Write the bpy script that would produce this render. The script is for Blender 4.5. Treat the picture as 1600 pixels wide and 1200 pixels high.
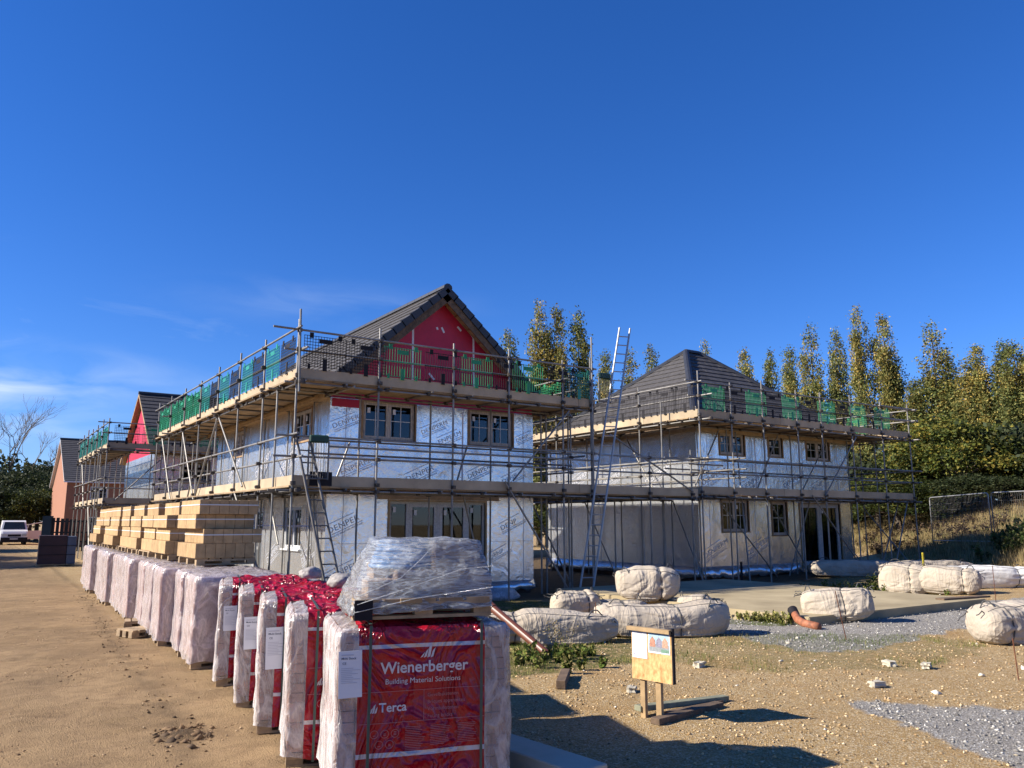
import bpy, bmesh, math, random
import numpy as np
from mathutils import Matrix, Vector, Euler, noise as mnoise
R = math.radians
random.seed(7); RNG = np.random.default_rng(7)
for o in list(bpy.data.objects): bpy.data.objects.remove(o)
SC = bpy.context.scene
COL = SC.collection

# ------------------------------------------------------------------ camera, sky, sun, exposure
cam_d = bpy.data.cameras.new('camera'); cam = bpy.data.objects.new('camera', cam_d); COL.objects.link(cam)
cam_d.sensor_width = 36; cam_d.lens = 36 * 1247.9 / 1600; cam_d.clip_end = 3000; cam_d.clip_start = .05
cam.location = (0, 0, 1.75); cam.rotation_euler = (R(90 + 9.76), 0, R(-33.89))
SC.camera = cam
SUN_AZ = Vector((-.927, .375)).normalized(); SUN_EL = R(31)
world = bpy.data.worlds.new('World'); SC.world = world; world.use_nodes = True
nt = world.node_tree; N = nt.nodes; L = nt.links
bg = N['Background']; bg.inputs['Strength'].default_value = .059
sky = N.new('ShaderNodeTexSky'); sky.sky_type = 'NISHITA'; sky.sun_disc = False
sky.sun_elevation = SUN_EL; sky.sun_rotation = math.atan2(SUN_AZ.x, SUN_AZ.y)
sky.air_density = 1.0; sky.dust_density = .0; sky.ozone_density = 5.0; sky.altitude = 50
hsv = N.new('ShaderNodeHueSaturation'); hsv.inputs['Saturation'].default_value = 1.12; hsv.inputs['Value'].default_value = .95
tint = N.new('ShaderNodeMixRGB'); tint.blend_type = 'MULTIPLY'; tint.inputs[0].default_value = 1; tint.inputs[2].default_value = (.95, 1.06, 1.52, 1)
L.new(sky.outputs[0], tint.inputs[1]); L.new(tint.outputs[0], hsv.inputs['Color'])
# thin cirrus: a stretched noise on the sky direction
tc = N.new('ShaderNodeTexCoord'); sep = N.new('ShaderNodeSeparateXYZ'); L.new(tc.outputs['Generated'], sep.inputs[0])
mp = N.new('ShaderNodeMapping'); mp.inputs['Scale'].default_value = (3.2, 3.2, 15); mp.inputs['Location'].default_value = (.35, 1.7, .2)
L.new(tc.outputs['Generated'], mp.inputs[0])
nz = N.new('ShaderNodeTexNoise'); nz.inputs['Scale'].default_value = 1.3; nz.inputs['Detail'].default_value = 9; nz.inputs['Roughness'].default_value = .62; nz.inputs['Distortion'].default_value = .5
L.new(mp.outputs[0], nz.inputs[0])
cr = N.new('ShaderNodeMapRange'); cr.inputs[1].default_value = .6; cr.inputs[2].default_value = .95; L.new(nz.outputs[0], cr.inputs[0])
hz = N.new('ShaderNodeMapRange'); hz.inputs[1].default_value = .30; hz.inputs[2].default_value = .10; hz.inputs[3].default_value = 0; hz.inputs[4].default_value = 1
L.new(sep.outputs[2], hz.inputs[0])
lf = N.new('ShaderNodeMapRange'); lf.inputs[1].default_value = .75; lf.inputs[2].default_value = -.15; lf.inputs[3].default_value = .12; lf.inputs[4].default_value = 1
L.new(sep.outputs[0], lf.inputs[0])
m1 = N.new('ShaderNodeMath'); m1.operation = 'MULTIPLY'; L.new(cr.outputs[0], m1.inputs[0]); L.new(hz.outputs[0], m1.inputs[1])
m2 = N.new('ShaderNodeMath'); m2.operation = 'MULTIPLY'; L.new(m1.outputs[0], m2.inputs[0]); L.new(lf.outputs[0], m2.inputs[1])
nv = N.new('ShaderNodeVectorMath'); nv.operation = 'NORMALIZE'; L.new(tc.outputs['Generated'], nv.inputs[0])
acc = m2.outputs[0]
for d_, wd, st_ in (((-.04, .985, .118), (16, 16, 60), .85), ((.03, .975, .155), (12, 12, 70), .35), ((.33, .89, .26), (14, 14, 90), .14)):
    sb = N.new('ShaderNodeVectorMath'); sb.operation = 'SUBTRACT'; sb.inputs[1].default_value = d_; L.new(nv.outputs[0], sb.inputs[0])
    ml = N.new('ShaderNodeVectorMath'); ml.operation = 'MULTIPLY'; ml.inputs[1].default_value = [w * .42 for w in wd]; L.new(sb.outputs[0], ml.inputs[0])
    le = N.new('ShaderNodeVectorMath'); le.operation = 'LENGTH'; L.new(ml.outputs[0], le.inputs[0])
    fa = N.new('ShaderNodeMapRange'); fa.interpolation_type = 'SMOOTHSTEP'; fa.inputs[1].default_value = 1.5; fa.inputs[2].default_value = .0; fa.inputs[3].default_value = 0; fa.inputs[4].default_value = st_; L.new(le.outputs['Value'], fa.inputs[0])
    mq = N.new('ShaderNodeMapping'); mq.inputs['Scale'].default_value = (7, 7, 26); L.new(nv.outputs[0], mq.inputs[0])
    n2 = N.new('ShaderNodeTexNoise'); n2.inputs['Scale'].default_value = 1.2; n2.inputs['Detail'].default_value = 8; n2.inputs['Distortion'].default_value = .6; L.new(mq.outputs[0], n2.inputs[0])
    r2 = N.new('ShaderNodeMapRange'); r2.inputs[1].default_value = .38; r2.inputs[2].default_value = .72; L.new(n2.outputs[0], r2.inputs[0])
    mm = N.new('ShaderNodeMath'); mm.operation = 'MULTIPLY'; L.new(fa.outputs[0], mm.inputs[0]); L.new(r2.outputs[0], mm.inputs[1])
    aa = N.new('ShaderNodeMath'); aa.operation = 'ADD'; aa.use_clamp = True; L.new(acc, aa.inputs[0]); L.new(mm.outputs[0], aa.inputs[1]); acc = aa.outputs[0]
mx = N.new('ShaderNodeMixRGB'); mx.inputs[2].default_value = (6.6, 7.8, 9.4, 1)
L.new(acc, mx.inputs[0]); L.new(hsv.outputs[0], mx.inputs[1]); L.new(mx.outputs[0], bg.inputs[0])
sun_d = bpy.data.lights.new('sun', 'SUN'); sun = bpy.data.objects.new('sun', sun_d); COL.objects.link(sun)
sun_d.energy = 5.0; sun_d.angle = R(.55); sun_d.color = (1, .93, .82)
sv = Vector((SUN_AZ.x * math.cos(SUN_EL), SUN_AZ.y * math.cos(SUN_EL), math.sin(SUN_EL)))
sun.rotation_euler = sv.to_track_quat('Z', 'Y').to_euler(); sun.location = (-20, 10, 30)
SC.view_settings.view_transform = 'Standard'; SC.view_settings.look = 'None'; SC.view_settings.exposure = 1.0; SC.view_settings.gamma = 1
SC.view_settings.use_curve_mapping = False
SC.cycles.max_bounces = 7; SC.cycles.transparent_max_bounces = 12; SC.cycles.diffuse_bounces = 3

# ------------------------------------------------------------------ materials
MATS = {}; ALB = .8
def mat(name, col, rough=.7, metal=0., var=.18, vscale=2., bump=.0, bscale=30., rnd=0., stretch=(1, 1, 1), col2=None, spec=.5, coords='pos', bdist=.01, detail=5):
    if name in MATS: return MATS[name]
    col = tuple(c * ALB for c in col); col2 = col2 and tuple(c * ALB for c in col2)
    m = bpy.data.materials.new(name); m.use_nodes = True; MATS[name] = m
    n = m.node_tree.nodes; l = m.node_tree.links; b = n['Principled BSDF']
    b.inputs['Roughness'].default_value = rough; b.inputs['Metallic'].default_value = metal; b.inputs['Specular IOR Level'].default_value = spec
    if coords == 'pos': g = n.new('ShaderNodeNewGeometry').outputs['Position']
    else: g = n.new('ShaderNodeTexCoord').outputs['Object']
    mp = n.new('ShaderNodeMapping'); mp.inputs['Scale'].default_value = stretch; l.new(g, mp.inputs[0])
    nz = n.new('ShaderNodeTexNoise'); nz.inputs['Scale'].default_value = vscale; nz.inputs['Detail'].default_value = detail; nz.inputs['Roughness'].default_value = .6; l.new(mp.outputs[0], nz.inputs[0])
    mr = n.new('ShaderNodeMapRange'); mr.inputs[1].default_value = .3; mr.inputs[2].default_value = .7; mr.inputs[3].default_value = 0; mr.inputs[4].default_value = 1; l.new(nz.outputs[0], mr.inputs[0])
    mix = n.new('ShaderNodeMixRGB'); l.new(mr.outputs[0], mix.inputs[0])
    c2 = col2 or tuple(c * (1 - var * 1.4) for c in col); c1 = col if col2 else tuple(min(1, c * (1 + var * .6)) for c in col)
    mix.inputs[1].default_value = (*c2, 1); mix.inputs[2].default_value = (*c1, 1)
    out = mix.outputs[0]
    if rnd:
        oi = n.new('ShaderNodeObjectInfo'); r2 = n.new('ShaderNodeMapRange'); r2.inputs[3].default_value = 1 - rnd; r2.inputs[4].default_value = 1 + rnd; l.new(oi.outputs['Random'], r2.inputs[0])
        h = n.new('ShaderNodeHueSaturation'); l.new(r2.outputs[0], h.inputs['Value']); l.new(out, h.inputs['Color']); out = h.outputs[0]
    l.new(out, b.inputs['Base Color'])
    if bump:
        n2 = n.new('ShaderNodeTexNoise'); n2.inputs['Scale'].default_value = bscale; n2.inputs['Detail'].default_value = 4; l.new(mp.outputs[0], n2.inputs[0])
        bp = n.new('ShaderNodeBump'); bp.inputs['Strength'].default_value = bump; bp.inputs['Distance'].default_value = bdist; l.new(n2.outputs[0], bp.inputs['Height']); l.new(bp.outputs[0], b.inputs['Normal'])
    return m
def colmat(name, rough=.9, var=.25, vscale=3., transl=0.):
    """base colour from the mesh attribute 'col' times a soft noise"""
    m = bpy.data.materials.new(name); m.use_nodes = True; MATS[name] = m
    n = m.node_tree.nodes; l = m.node_tree.links; b = n['Principled BSDF']; b.inputs['Roughness'].default_value = rough; b.inputs['Specular IOR Level'].default_value = .25
    a = n.new('ShaderNodeAttribute'); a.attribute_name = 'col'
    g = n.new('ShaderNodeNewGeometry'); nz = n.new('ShaderNodeTexNoise'); nz.inputs['Scale'].default_value = vscale; l.new(g.outputs['Position'], nz.inputs[0])
    mr = n.new('ShaderNodeMapRange'); mr.inputs[1].default_value = .3; mr.inputs[2].default_value = .7; mr.inputs[3].default_value = 1 - var; mr.inputs[4].default_value = 1 + var; l.new(nz.outputs[0], mr.inputs[0])
    h = n.new('ShaderNodeHueSaturation'); l.new(mr.outputs[0], h.inputs['Value']); l.new(a.outputs['Color'], h.inputs['Color']); l.new(h.outputs[0], b.inputs['Base Color'])
    if transl:
        t = n.new('ShaderNodeBsdfTranslucent'); l.new(h.outputs[0], t.inputs[0]); ms = n.new('ShaderNodeMixShader'); ms.inputs[0].default_value = transl
        l.new(b.outputs[0], ms.inputs[1]); l.new(t.outputs[0], ms.inputs[2]); l.new(ms.outputs[0], n['Material Output'].inputs[0])
    return m
STEEL = mat('galvanised_steel', (.33, .31, .28), .5, .45, .3, 3, .25, 60)
STEELD = mat('worn_steel', (.24, .22, .2), .6, .4, .4, 4)
COUPLER = mat('coupler_steel', (.12, .1, .085), .6, .5, .4, 9)
ALU = mat('aluminium', (.46, .46, .45), .45, .5, .15, 5)
BOARD = mat('scaffold_timber', (.40, .275, .15), .85, 0, .28, 2.5, .3, 40, rnd=.22)
TOEB = mat('toe_board_timber', (.53, .41, .265), .85, 0, .18, 1.6, .3, 30, rnd=.12)
PINE = mat('sawn_pine', (.46, .31, .155), .8, 0, .25, 6, .25, 40, rnd=.12)
PALLET = mat('pallet_timber', (.40, .28, .16), .85, 0, .3, 8, .3, 40, rnd=.2)
DARKW = mat('old_dark_timber', (.16, .105, .065), .85, 0, .35, 8, .4, 40, rnd=.15)
TILE = mat('roof_tile_concrete', (.082, .074, .07), .72, 0, .25, 5, .4, 60, rnd=.22, bdist=.004)
TILEE = mat('roof_verge_dark', (.035, .037, .045), .5, 0, .2, 5)
BLOCK = mat('concrete_block', (.50, .325, .155), .95, 0, .2, 9, .7, 60, rnd=.13, bdist=.004)
STRAPW = mat('white_strap', (.75, .74, .7), .45, 0, .05)
STRAPG = mat('green_strap', (.05, .085, .07), .45, 0, .1)
BRICKR = mat('facing_brick', (.54, .32, .25), .9, 0, .3, 9, .5, 70, rnd=.2, bdist=.004)
GREENP = mat('green_plastic', (.012, .27, .10), .45, 0, .2, 4)
GREENP2 = mat('teal_plastic', (.015, .27, .20), .45, 0, .2, 4)
BLACKP = mat('black_plastic', (.02, .018, .022), .7, 0, .2, 4, spec=.2)
GREEND = mat('dark_green_rubber', (.008, .055, .035), .5, 0, .2, 4)
WHITEP = mat('white_upvc', (.78, .78, .78), .35, 0, .05, 4)
PVCTAPE = mat('protective_tape', (.62, .54, .46), .5, 0, .28, 22, .1, 30, stretch=(1, 1, .35))
PVCGREY = mat('taped_grey_upvc', (.62, .62, .62), .45, 0, .25, 26, .1, 30)
REDM = mat('red_membrane', (.56, .010, .055), .55, 0, .14, 1.2, .4, 5, bdist=.02)
TAPEW = mat('white_tape', (.8, .76, .8), .5, 0, .05)
SOFFIT = mat('soffit_timber', (.34, .17, .075), .8, 0, .3, 5, .3, 30)
SURR = mat('reveal_timber', (.40, .25, .13), .8, 0, .3, 6, .3, 30)
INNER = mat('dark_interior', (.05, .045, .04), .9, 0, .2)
CONC = mat('weathered_concrete', (.52, .42, .25), .9, 0, .22, .9, .4, 40, col2=(.30, .235, .13), detail=9)
CONCP = mat('pale_concrete', (.56, .50, .38), .85, 0, .12, 3, .3, 60)
PLINTH = mat('plinth_brick', (.16, .085, .06), .9, 0, .3, 7, .4, 40)
PIPE = mat('brown_drain_pipe', (.17, .055, .03), .4, 0, .15, 4)
PIPEO = mat('orange_drain_pipe', (.42, .15, .07), .7, 0, .4, 12)
RUST = mat('rusty_steel', (.20, .075, .035), .8, .2, .3, 20)
PAPER = mat('white_paper', (.82, .83, .86), .6, 0, .03)
INK = mat('grey_ink', (.60, .60, .66), .6, 0, .05)
INKD = mat('dark_print', (.10, .12, .17), .6, 0, .05)
PRINTW = mat('white_print', (.74, .66, .67), .4, 0, .1, 20)
PRINTP = mat('faint_pink_print', (.52, .16, .19), .4, 0, .1, 20)
CARD = mat('cardboard', (.52, .38, .26), .8, 0, .15, 5)
BLUE = mat('blue_pipe', (.05, .28, .66), .4, 0, .1, 4)
YELLOW = mat('yellow_plastic', (.78, .62, .03), .45, 0, .1)
BARK = mat('bark', (.14, .11, .08), .9, 0, .3, 6, .5, 20)
CARW = mat('white_car_paint', (.78, .78, .78), .3, 0, .03, 2)
TYRE = mat('tyre_rubber', (.02, .02, .02), .85, 0, .1)
LAMPG = mat('headlamp_plastic', (.6, .62, .65), .2, .3, .1)
FENCEB = mat('black_stained_timber', (.025, .022, .02), .8, 0, .3, 5, rnd=.2)
ROPE = mat('dark_webbing', (.10, .095, .09), .8, 0, .2, 10)
DPC = mat('black_membrane', (.02, .022, .028), .4, 0, .2, 4, .5, 8, bdist=.02)
LEAF = colmat('leaves', .65, .3, .6, .25)
GRASSM = colmat('grass_blades', .8, .2, 2., .2)
STONEM = colmat('small_stones', .9, .15, 6.)

def glassmat():
    m = bpy.data.materials.new('window_glass'); m.use_nodes = True; n = m.node_tree.nodes; l = m.node_tree.links
    gl = n.new('ShaderNodeBsdfGlossy'); gl.inputs['Roughness'].default_value = .015; gl.inputs[0].default_value = (.9, .95, 1, 1)
    tr = n.new('ShaderNodeBsdfTransparent'); tr.inputs[0].default_value = (.5, .54, .56, 1)
    fr = n.new('ShaderNodeFresnel'); fr.inputs[0].default_value = 1.5
    ms = n.new('ShaderNodeMixShader'); l.new(fr.outputs[0], ms.inputs[0]); l.new(tr.outputs[0], ms.inputs[1]); l.new(gl.outputs[0], ms.inputs[2]); l.new(ms.outputs[0], n['Material Output'].inputs[0])
    return m
GLASS = glassmat()
def foilmat():
    m = mat('silver_breather_foil', (1.06, 1.08, 1.10), .25, .84, .09, .9, .0, 2)
    n = m.node_tree.nodes; l = m.node_tree.links; b = n['Principled BSDF']
    g = n.new('ShaderNodeNewGeometry'); mp = n.new('ShaderNodeMapping'); mp.inputs['Rotation'].default_value = (.5, .6, .3); mp.inputs['Scale'].default_value = (1.2, 1.2, .8); l.new(g.outputs['Position'], mp.inputs[0])
    a = n.new('ShaderNodeTexNoise'); a.inputs['Scale'].default_value = 2.3; a.inputs['Detail'].default_value = 7; a.inputs['Distortion'].default_value = 1.6; l.new(mp.outputs[0], a.inputs[0])
    c = n.new('ShaderNodeTexNoise'); c.inputs['Scale'].default_value = 9; c.inputs['Detail'].default_value = 5; c.inputs['Distortion'].default_value = 2.5; l.new(mp.outputs[0], c.inputs[0])
    ad = n.new('ShaderNodeMath'); ad.operation = 'MULTIPLY_ADD'; ad.inputs[1].default_value = .3; l.new(c.outputs[0], ad.inputs[0]); l.new(a.outputs[0], ad.inputs[2])
    bp = n.new('ShaderNodeBump'); bp.inputs['Strength'].default_value = .5; bp.inputs['Distance'].default_value = .035; l.new(ad.outputs[0], bp.inputs['Height']); l.new(bp.outputs[0], b.inputs['Normal'])
    # dirt: splashed soil and creases, browner near the ground
    d = n.new('ShaderNodeTexNoise'); d.inputs['Scale'].default_value = 1.1; d.inputs['Detail'].default_value = 8; l.new(g.outputs['Position'], d.inputs[0])
    dr = n.new('ShaderNodeMapRange'); dr.inputs[1].default_value = .52; dr.inputs[2].default_value = .78; dr.inputs[4].default_value = .35; l.new(d.outputs[0], dr.inputs[0])
    src = b.inputs['Base Color'].links[0].from_socket
    mx = n.new('ShaderNodeMixRGB'); mx.inputs[2].default_value = (.40, .35, .27, 1); l.new(dr.outputs[0], mx.inputs[0]); l.new(src, mx.inputs[1]); l.new(mx.outputs[0], b.inputs['Base Color'])
    return m
FOIL = foilmat()
def bagmat():
    m = mat('woven_sack', (.54, .46, .36), .9, 0, .16, 2.2, .0, 10)
    n = m.node_tree.nodes; l = m.node_tree.links; b = n['Principled BSDF']
    g = n.new('ShaderNodeNewGeometry'); tcn = n.new('ShaderNodeTexCoord'); prev = None
    for sc_, w_, dist in (((.9, 4, 4), 1., 1.0), ((3.6, 1.2, 1.2), .9, 1.2), ((2.5, 2.5, 2.5), .6, 2.0)):
        q = n.new('ShaderNodeMapping'); q.inputs['Scale'].default_value = sc_; q.inputs['Rotation'].default_value = (.2, .15 * w_, .3 * w_); l.new(tcn.outputs['Object'], q.inputs[0]); e = n.new('ShaderNodeTexNoise'); e.inputs['Scale'].default_value = 1.; e.inputs['Detail'].default_value = 3; e.inputs['Distortion'].default_value = dist; l.new(q.outputs[0], e.inputs[0])
        x1 = n.new('ShaderNodeMath'); x1.operation = 'SUBTRACT'; x1.inputs[1].default_value = .5; l.new(e.outputs[0], x1.inputs[0]); x2 = n.new('ShaderNodeMath'); x2.operation = 'ABSOLUTE'; l.new(x1.outputs[0], x2.inputs[0])
        x3 = n.new('ShaderNodeMath'); x3.operation = 'MULTIPLY_ADD'; x3.inputs[1].default_value = -4; x3.inputs[2].default_value = 1; x3.use_clamp = True; l.new(x2.outputs[0], x3.inputs[0]); x4 = n.new('ShaderNodeMath'); x4.operation = 'POWER'; x4.inputs[1].default_value = 2.5; l.new(x3.outputs[0], x4.inputs[0])
        x5 = n.new('ShaderNodeMath'); x5.operation = 'MULTIPLY_ADD'; x5.inputs[1].default_value = w_; l.new(x4.outputs[0], x5.inputs[0])
        if prev: l.new(prev, x5.inputs[2])
        else: x5.inputs[2].default_value = 0
        prev = x5.outputs[0]
    fw = n.new('ShaderNodeTexNoise'); fw.inputs['Scale'].default_value = 130; fw.inputs['Detail'].default_value = 2; l.new(tcn.outputs['Object'], fw.inputs[0]); x6 = n.new('ShaderNodeMath'); x6.operation = 'MULTIPLY_ADD'; x6.inputs[1].default_value = .06; l.new(fw.outputs[0], x6.inputs[0]); l.new(prev, x6.inputs[2])
    bp = n.new('ShaderNodeBump'); bp.inputs['Strength'].default_value = .45; bp.inputs['Distance'].default_value = .022; l.new(x6.outputs[0], bp.inputs['Height']); l.new(bp.outputs[0], b.inputs['Normal'])
    d = n.new('ShaderNodeTexNoise'); d.inputs['Scale'].default_value = 4.; d.inputs['Detail'].default_value = 8; l.new(g.outputs['Position'], d.inputs[0])
    dr = n.new('ShaderNodeMapRange'); dr.inputs[1].default_value = .48; dr.inputs[2].default_value = .72; dr.inputs[4].default_value = .55; l.new(d.outputs[0], dr.inputs[0])
    src = b.inputs['Base Color'].links[0].from_socket
    mx = n.new('ShaderNodeMixRGB'); mx.inputs[2].default_value = (.40, .32, .23, 1); l.new(dr.outputs[0], mx.inputs[0]); l.new(src, mx.inputs[1]); l.new(mx.outputs[0], b.inputs['Base Color'])
    return m
SACK = bagmat()
def filmmat(name, opac, tint, wr=18., stretch=(1, 1, 1), red=False, bdist=.02, rough=.22):
    """polythene film; with red=True a printed red band with white stripes (object coordinates of the hood)"""
    m = bpy.data.materials.new(name); m.use_nodes = True; n = m.node_tree.nodes; l = m.node_tree.links
    b = n['Principled BSDF']; b.inputs['Base Color'].default_value = (*tint, 1); b.inputs['Roughness'].default_value = rough
    t = n.new('ShaderNodeTexCoord'); mp = n.new('ShaderNodeMapping'); mp.inputs['Scale'].default_value = stretch; mp.inputs['Rotation'].default_value = (0, .5, 0); l.new(t.outputs['Object'], mp.inputs[0])
    oi = n.new('ShaderNodeObjectInfo'); av = n.new('ShaderNodeVectorMath'); av.operation = 'ADD'; cx = n.new('ShaderNodeCombineXYZ'); mu = n.new('ShaderNodeMath'); mu.operation = 'MULTIPLY'; mu.inputs[1].default_value = 37
    l.new(oi.outputs['Random'], mu.inputs[0]); l.new(mu.outputs[0], cx.inputs[1]); l.new(mp.outputs[0], av.inputs[0]); l.new(cx.outputs[0], av.inputs[1])
    a = n.new('ShaderNodeTexNoise'); a.inputs['Scale'].default_value = wr * .35; a.inputs['Detail'].default_value = 6; a.inputs['Distortion'].default_value = 1.6; l.new(av.outputs[0], a.inputs[0])
    c = n.new('ShaderNodeTexNoise'); c.inputs['Scale'].default_value = wr * 1.3; c.inputs['Detail'].default_value = 4; c.inputs['Distortion'].default_value = 2.5; l.new(av.outputs[0], c.inputs[0])
    ad = n.new('ShaderNodeMath'); ad.operation = 'MULTIPLY_ADD'; ad.inputs[1].default_value = .3; l.new(c.outputs[0], ad.inputs[0]); l.new(a.outputs[0], ad.inputs[2])
    bp = n.new('ShaderNodeBump'); bp.inputs['Strength'].default_value = .8; bp.inputs['Distance'].default_value = bdist; l.new(ad.outputs[0], bp.inputs['Height']); l.new(bp.outputs[0], b.inputs['Normal'])
    def ridge(src, p):
        q = n.new('ShaderNodeMath'); q.operation = 'SUBTRACT'; q.inputs[1].default_value = .5; l.new(src, q.inputs[0]); w = n.new('ShaderNodeMath'); w.operation = 'ABSOLUTE'; l.new(q.outputs[0], w.inputs[0])
        e = n.new('ShaderNodeMath'); e.operation = 'MULTIPLY_ADD'; e.inputs[1].default_value = -3; e.inputs[2].default_value = 1; e.use_clamp = True; l.new(w.outputs[0], e.inputs[0])
        r_ = n.new('ShaderNodeMath'); r_.operation = 'POWER'; r_.inputs[1].default_value = p; l.new(e.outputs[0], r_.inputs[0]); return r_.outputs[0]
    rA, rC = ridge(a.outputs[0], 5), ridge(c.outputs[0], 4)
    rs = n.new('ShaderNodeMath'); rs.operation = 'MULTIPLY_ADD'; rs.inputs[1].default_value = .35; l.new(rC, rs.inputs[0]); l.new(rA, rs.inputs[2])
    rb_ = n.new('ShaderNodeMath'); rb_.operation = 'MULTIPLY_ADD'; rb_.inputs[1].default_value = .35; l.new(rs.outputs[0], rb_.inputs[0]); l.new(ad.outputs[0], rb_.inputs[2]); l.new(rb_.outputs[0], bp.inputs['Height'])
    tr = n.new('ShaderNodeBsdfTransparent'); df = n.new('ShaderNodeBsdfDiffuse'); df.inputs[0].default_value = (*tint, 1); l.new(bp.outputs[0], df.inputs['Normal']); tl = n.new('ShaderNodeBsdfTranslucent'); tl.inputs[0].default_value = (*tint, 1); l.new(bp.outputs[0], tl.inputs['Normal'])
    m0 = n.new('ShaderNodeMixShader'); m0.inputs[0].default_value = .35 if not red else .15; l.new(df.outputs[0], m0.inputs[1]); l.new(tl.outputs[0], m0.inputs[2])
    fr = n.new('ShaderNodeMath'); fr.operation = 'MULTIPLY_ADD'; fr.use_clamp = True; fr.inputs[1].default_value = .38; fr.inputs[2].default_value = opac - .1; l.new(rs.outputs[0], fr.inputs[0])
    mA = n.new('ShaderNodeMixShader'); l.new(fr.outputs[0], mA.inputs[0]); l.new(tr.outputs[0], mA.inputs[1]); l.new(m0.outputs[0], mA.inputs[2])
    gl = n.new('ShaderNodeBsdfGlossy'); gl.inputs['Roughness'].default_value = rough; l.new(bp.outputs[0], gl.inputs['Normal']); fz = n.new('ShaderNodeFresnel'); fz.inputs[0].default_value = 1.38; l.new(bp.outputs[0], fz.inputs['Normal'])
    ms = n.new('ShaderNodeMixShader'); l.new(fz.outputs[0], ms.inputs[0]); l.new(mA.outputs[0], ms.inputs[1]); l.new(gl.outputs[0], ms.inputs[2])
    out = ms
    if red:
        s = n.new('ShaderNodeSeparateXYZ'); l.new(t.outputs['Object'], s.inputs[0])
        # sunlit left side: its brightness is painted in as milkier film than the front
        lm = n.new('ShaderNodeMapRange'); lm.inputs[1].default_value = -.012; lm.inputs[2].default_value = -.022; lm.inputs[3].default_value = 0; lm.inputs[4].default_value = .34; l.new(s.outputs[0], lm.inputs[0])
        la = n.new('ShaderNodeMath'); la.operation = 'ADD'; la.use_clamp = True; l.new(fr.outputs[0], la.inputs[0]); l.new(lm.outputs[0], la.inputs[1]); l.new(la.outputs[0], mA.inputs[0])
        def band(sock, a0, a1):
            g = n.new('ShaderNodeMath'); g.operation = 'GREATER_THAN'; g.inputs[1].default_value = a0; l.new(sock, g.inputs[0])
            q = n.new('ShaderNodeMath'); q.operation = 'LESS_THAN'; q.inputs[1].default_value = a1; l.new(sock, q.inputs[0])
            k = n.new('ShaderNodeMath'); k.operation = 'MULTIPLY'; l.new(g.outputs[0], k.inputs[0]); l.new(q.outputs[0], k.inputs[1]); return k.outputs[0]
        mask = band(s.outputs[0], .115, .94)
        s1 = band(s.outputs[2], .952, .976); s2 = band(s.outputs[2], .298, .326)
        sm = n.new('ShaderNodeMath'); sm.operation = 'ADD'; l.new(s1, sm.inputs[0]); l.new(s2, sm.inputs[1])
        cm = n.new('ShaderNodeMixRGB'); cm.inputs[1].default_value = (.36, .007, .022, 1); cm.inputs[2].default_value = (.62, .56, .57, 1); l.new(sm.outputs[0], cm.inputs[0])
        mp3 = n.new('ShaderNodeMapping'); mp3.inputs['Scale'].default_value = (2.2, 2.2, 1.3); mp3.inputs['Rotation'].default_value = (0, .7, 0); l.new(t.outputs['Object'], mp3.inputs[0]); av3 = n.new('ShaderNodeVectorMath'); av3.operation = 'ADD'; l.new(mp3.outputs[0], av3.inputs[0]); l.new(cx.outputs[0], av3.inputs[1])
        a3 = n.new('ShaderNodeTexNoise'); a3.inputs['Scale'].default_value = 1.6; a3.inputs['Detail'].default_value = 3; a3.inputs['Distortion'].default_value = 1.2; l.new(av3.outputs[0], a3.inputs[0])
        h3 = n.new('ShaderNodeMath'); h3.operation = 'MULTIPLY_ADD'; h3.inputs[1].default_value = .25; l.new(rb_.outputs[0], h3.inputs[0]); l.new(ridge(a3.outputs[0], 3), h3.inputs[2])
        bp3 = n.new('ShaderNodeBump'); bp3.inputs['Strength'].default_value = .9; bp3.inputs['Distance'].default_value = .05; l.new(h3.outputs[0], bp3.inputs['Height'])
        rb = n.new('ShaderNodeBsdfPrincipled'); rb.inputs['Roughness'].default_value = .15; l.new(cm.outputs[0], rb.inputs['Base Color']); l.new(bp3.outputs[0], rb.inputs['Normal'])
        rt = n.new('ShaderNodeBsdfTranslucent'); l.new(cm.outputs[0], rt.inputs[0]); rm = n.new('ShaderNodeMixShader'); rm.inputs[0].default_value = .12; l.new(rb.outputs[0], rm.inputs[1]); l.new(rt.outputs[0], rm.inputs[2])
        o2 = n.new('ShaderNodeMixShader'); l.new(mask, o2.inputs[0]); l.new(ms.outputs[0], o2.inputs[1]); l.new(rm.outputs[0], o2.inputs[2]); out = o2
    l.new(out.outputs[0], n['Material Output'].inputs[0])
    return m
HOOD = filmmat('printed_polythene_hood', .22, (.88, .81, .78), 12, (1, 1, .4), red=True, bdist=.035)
HOODW = filmmat('milky_polythene_hood', .40, (.95, .84, .82), 12, (1, 1, .5), bdist=.022)
SHRINK = filmmat('shrink_wrap', .22, (.93, .97, 1.0), 14, (1, 1, 6), bdist=.014, rough=.12)
CLEAR = filmmat('clear_polythene', .5, (.75, .77, .8), 30)

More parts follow.
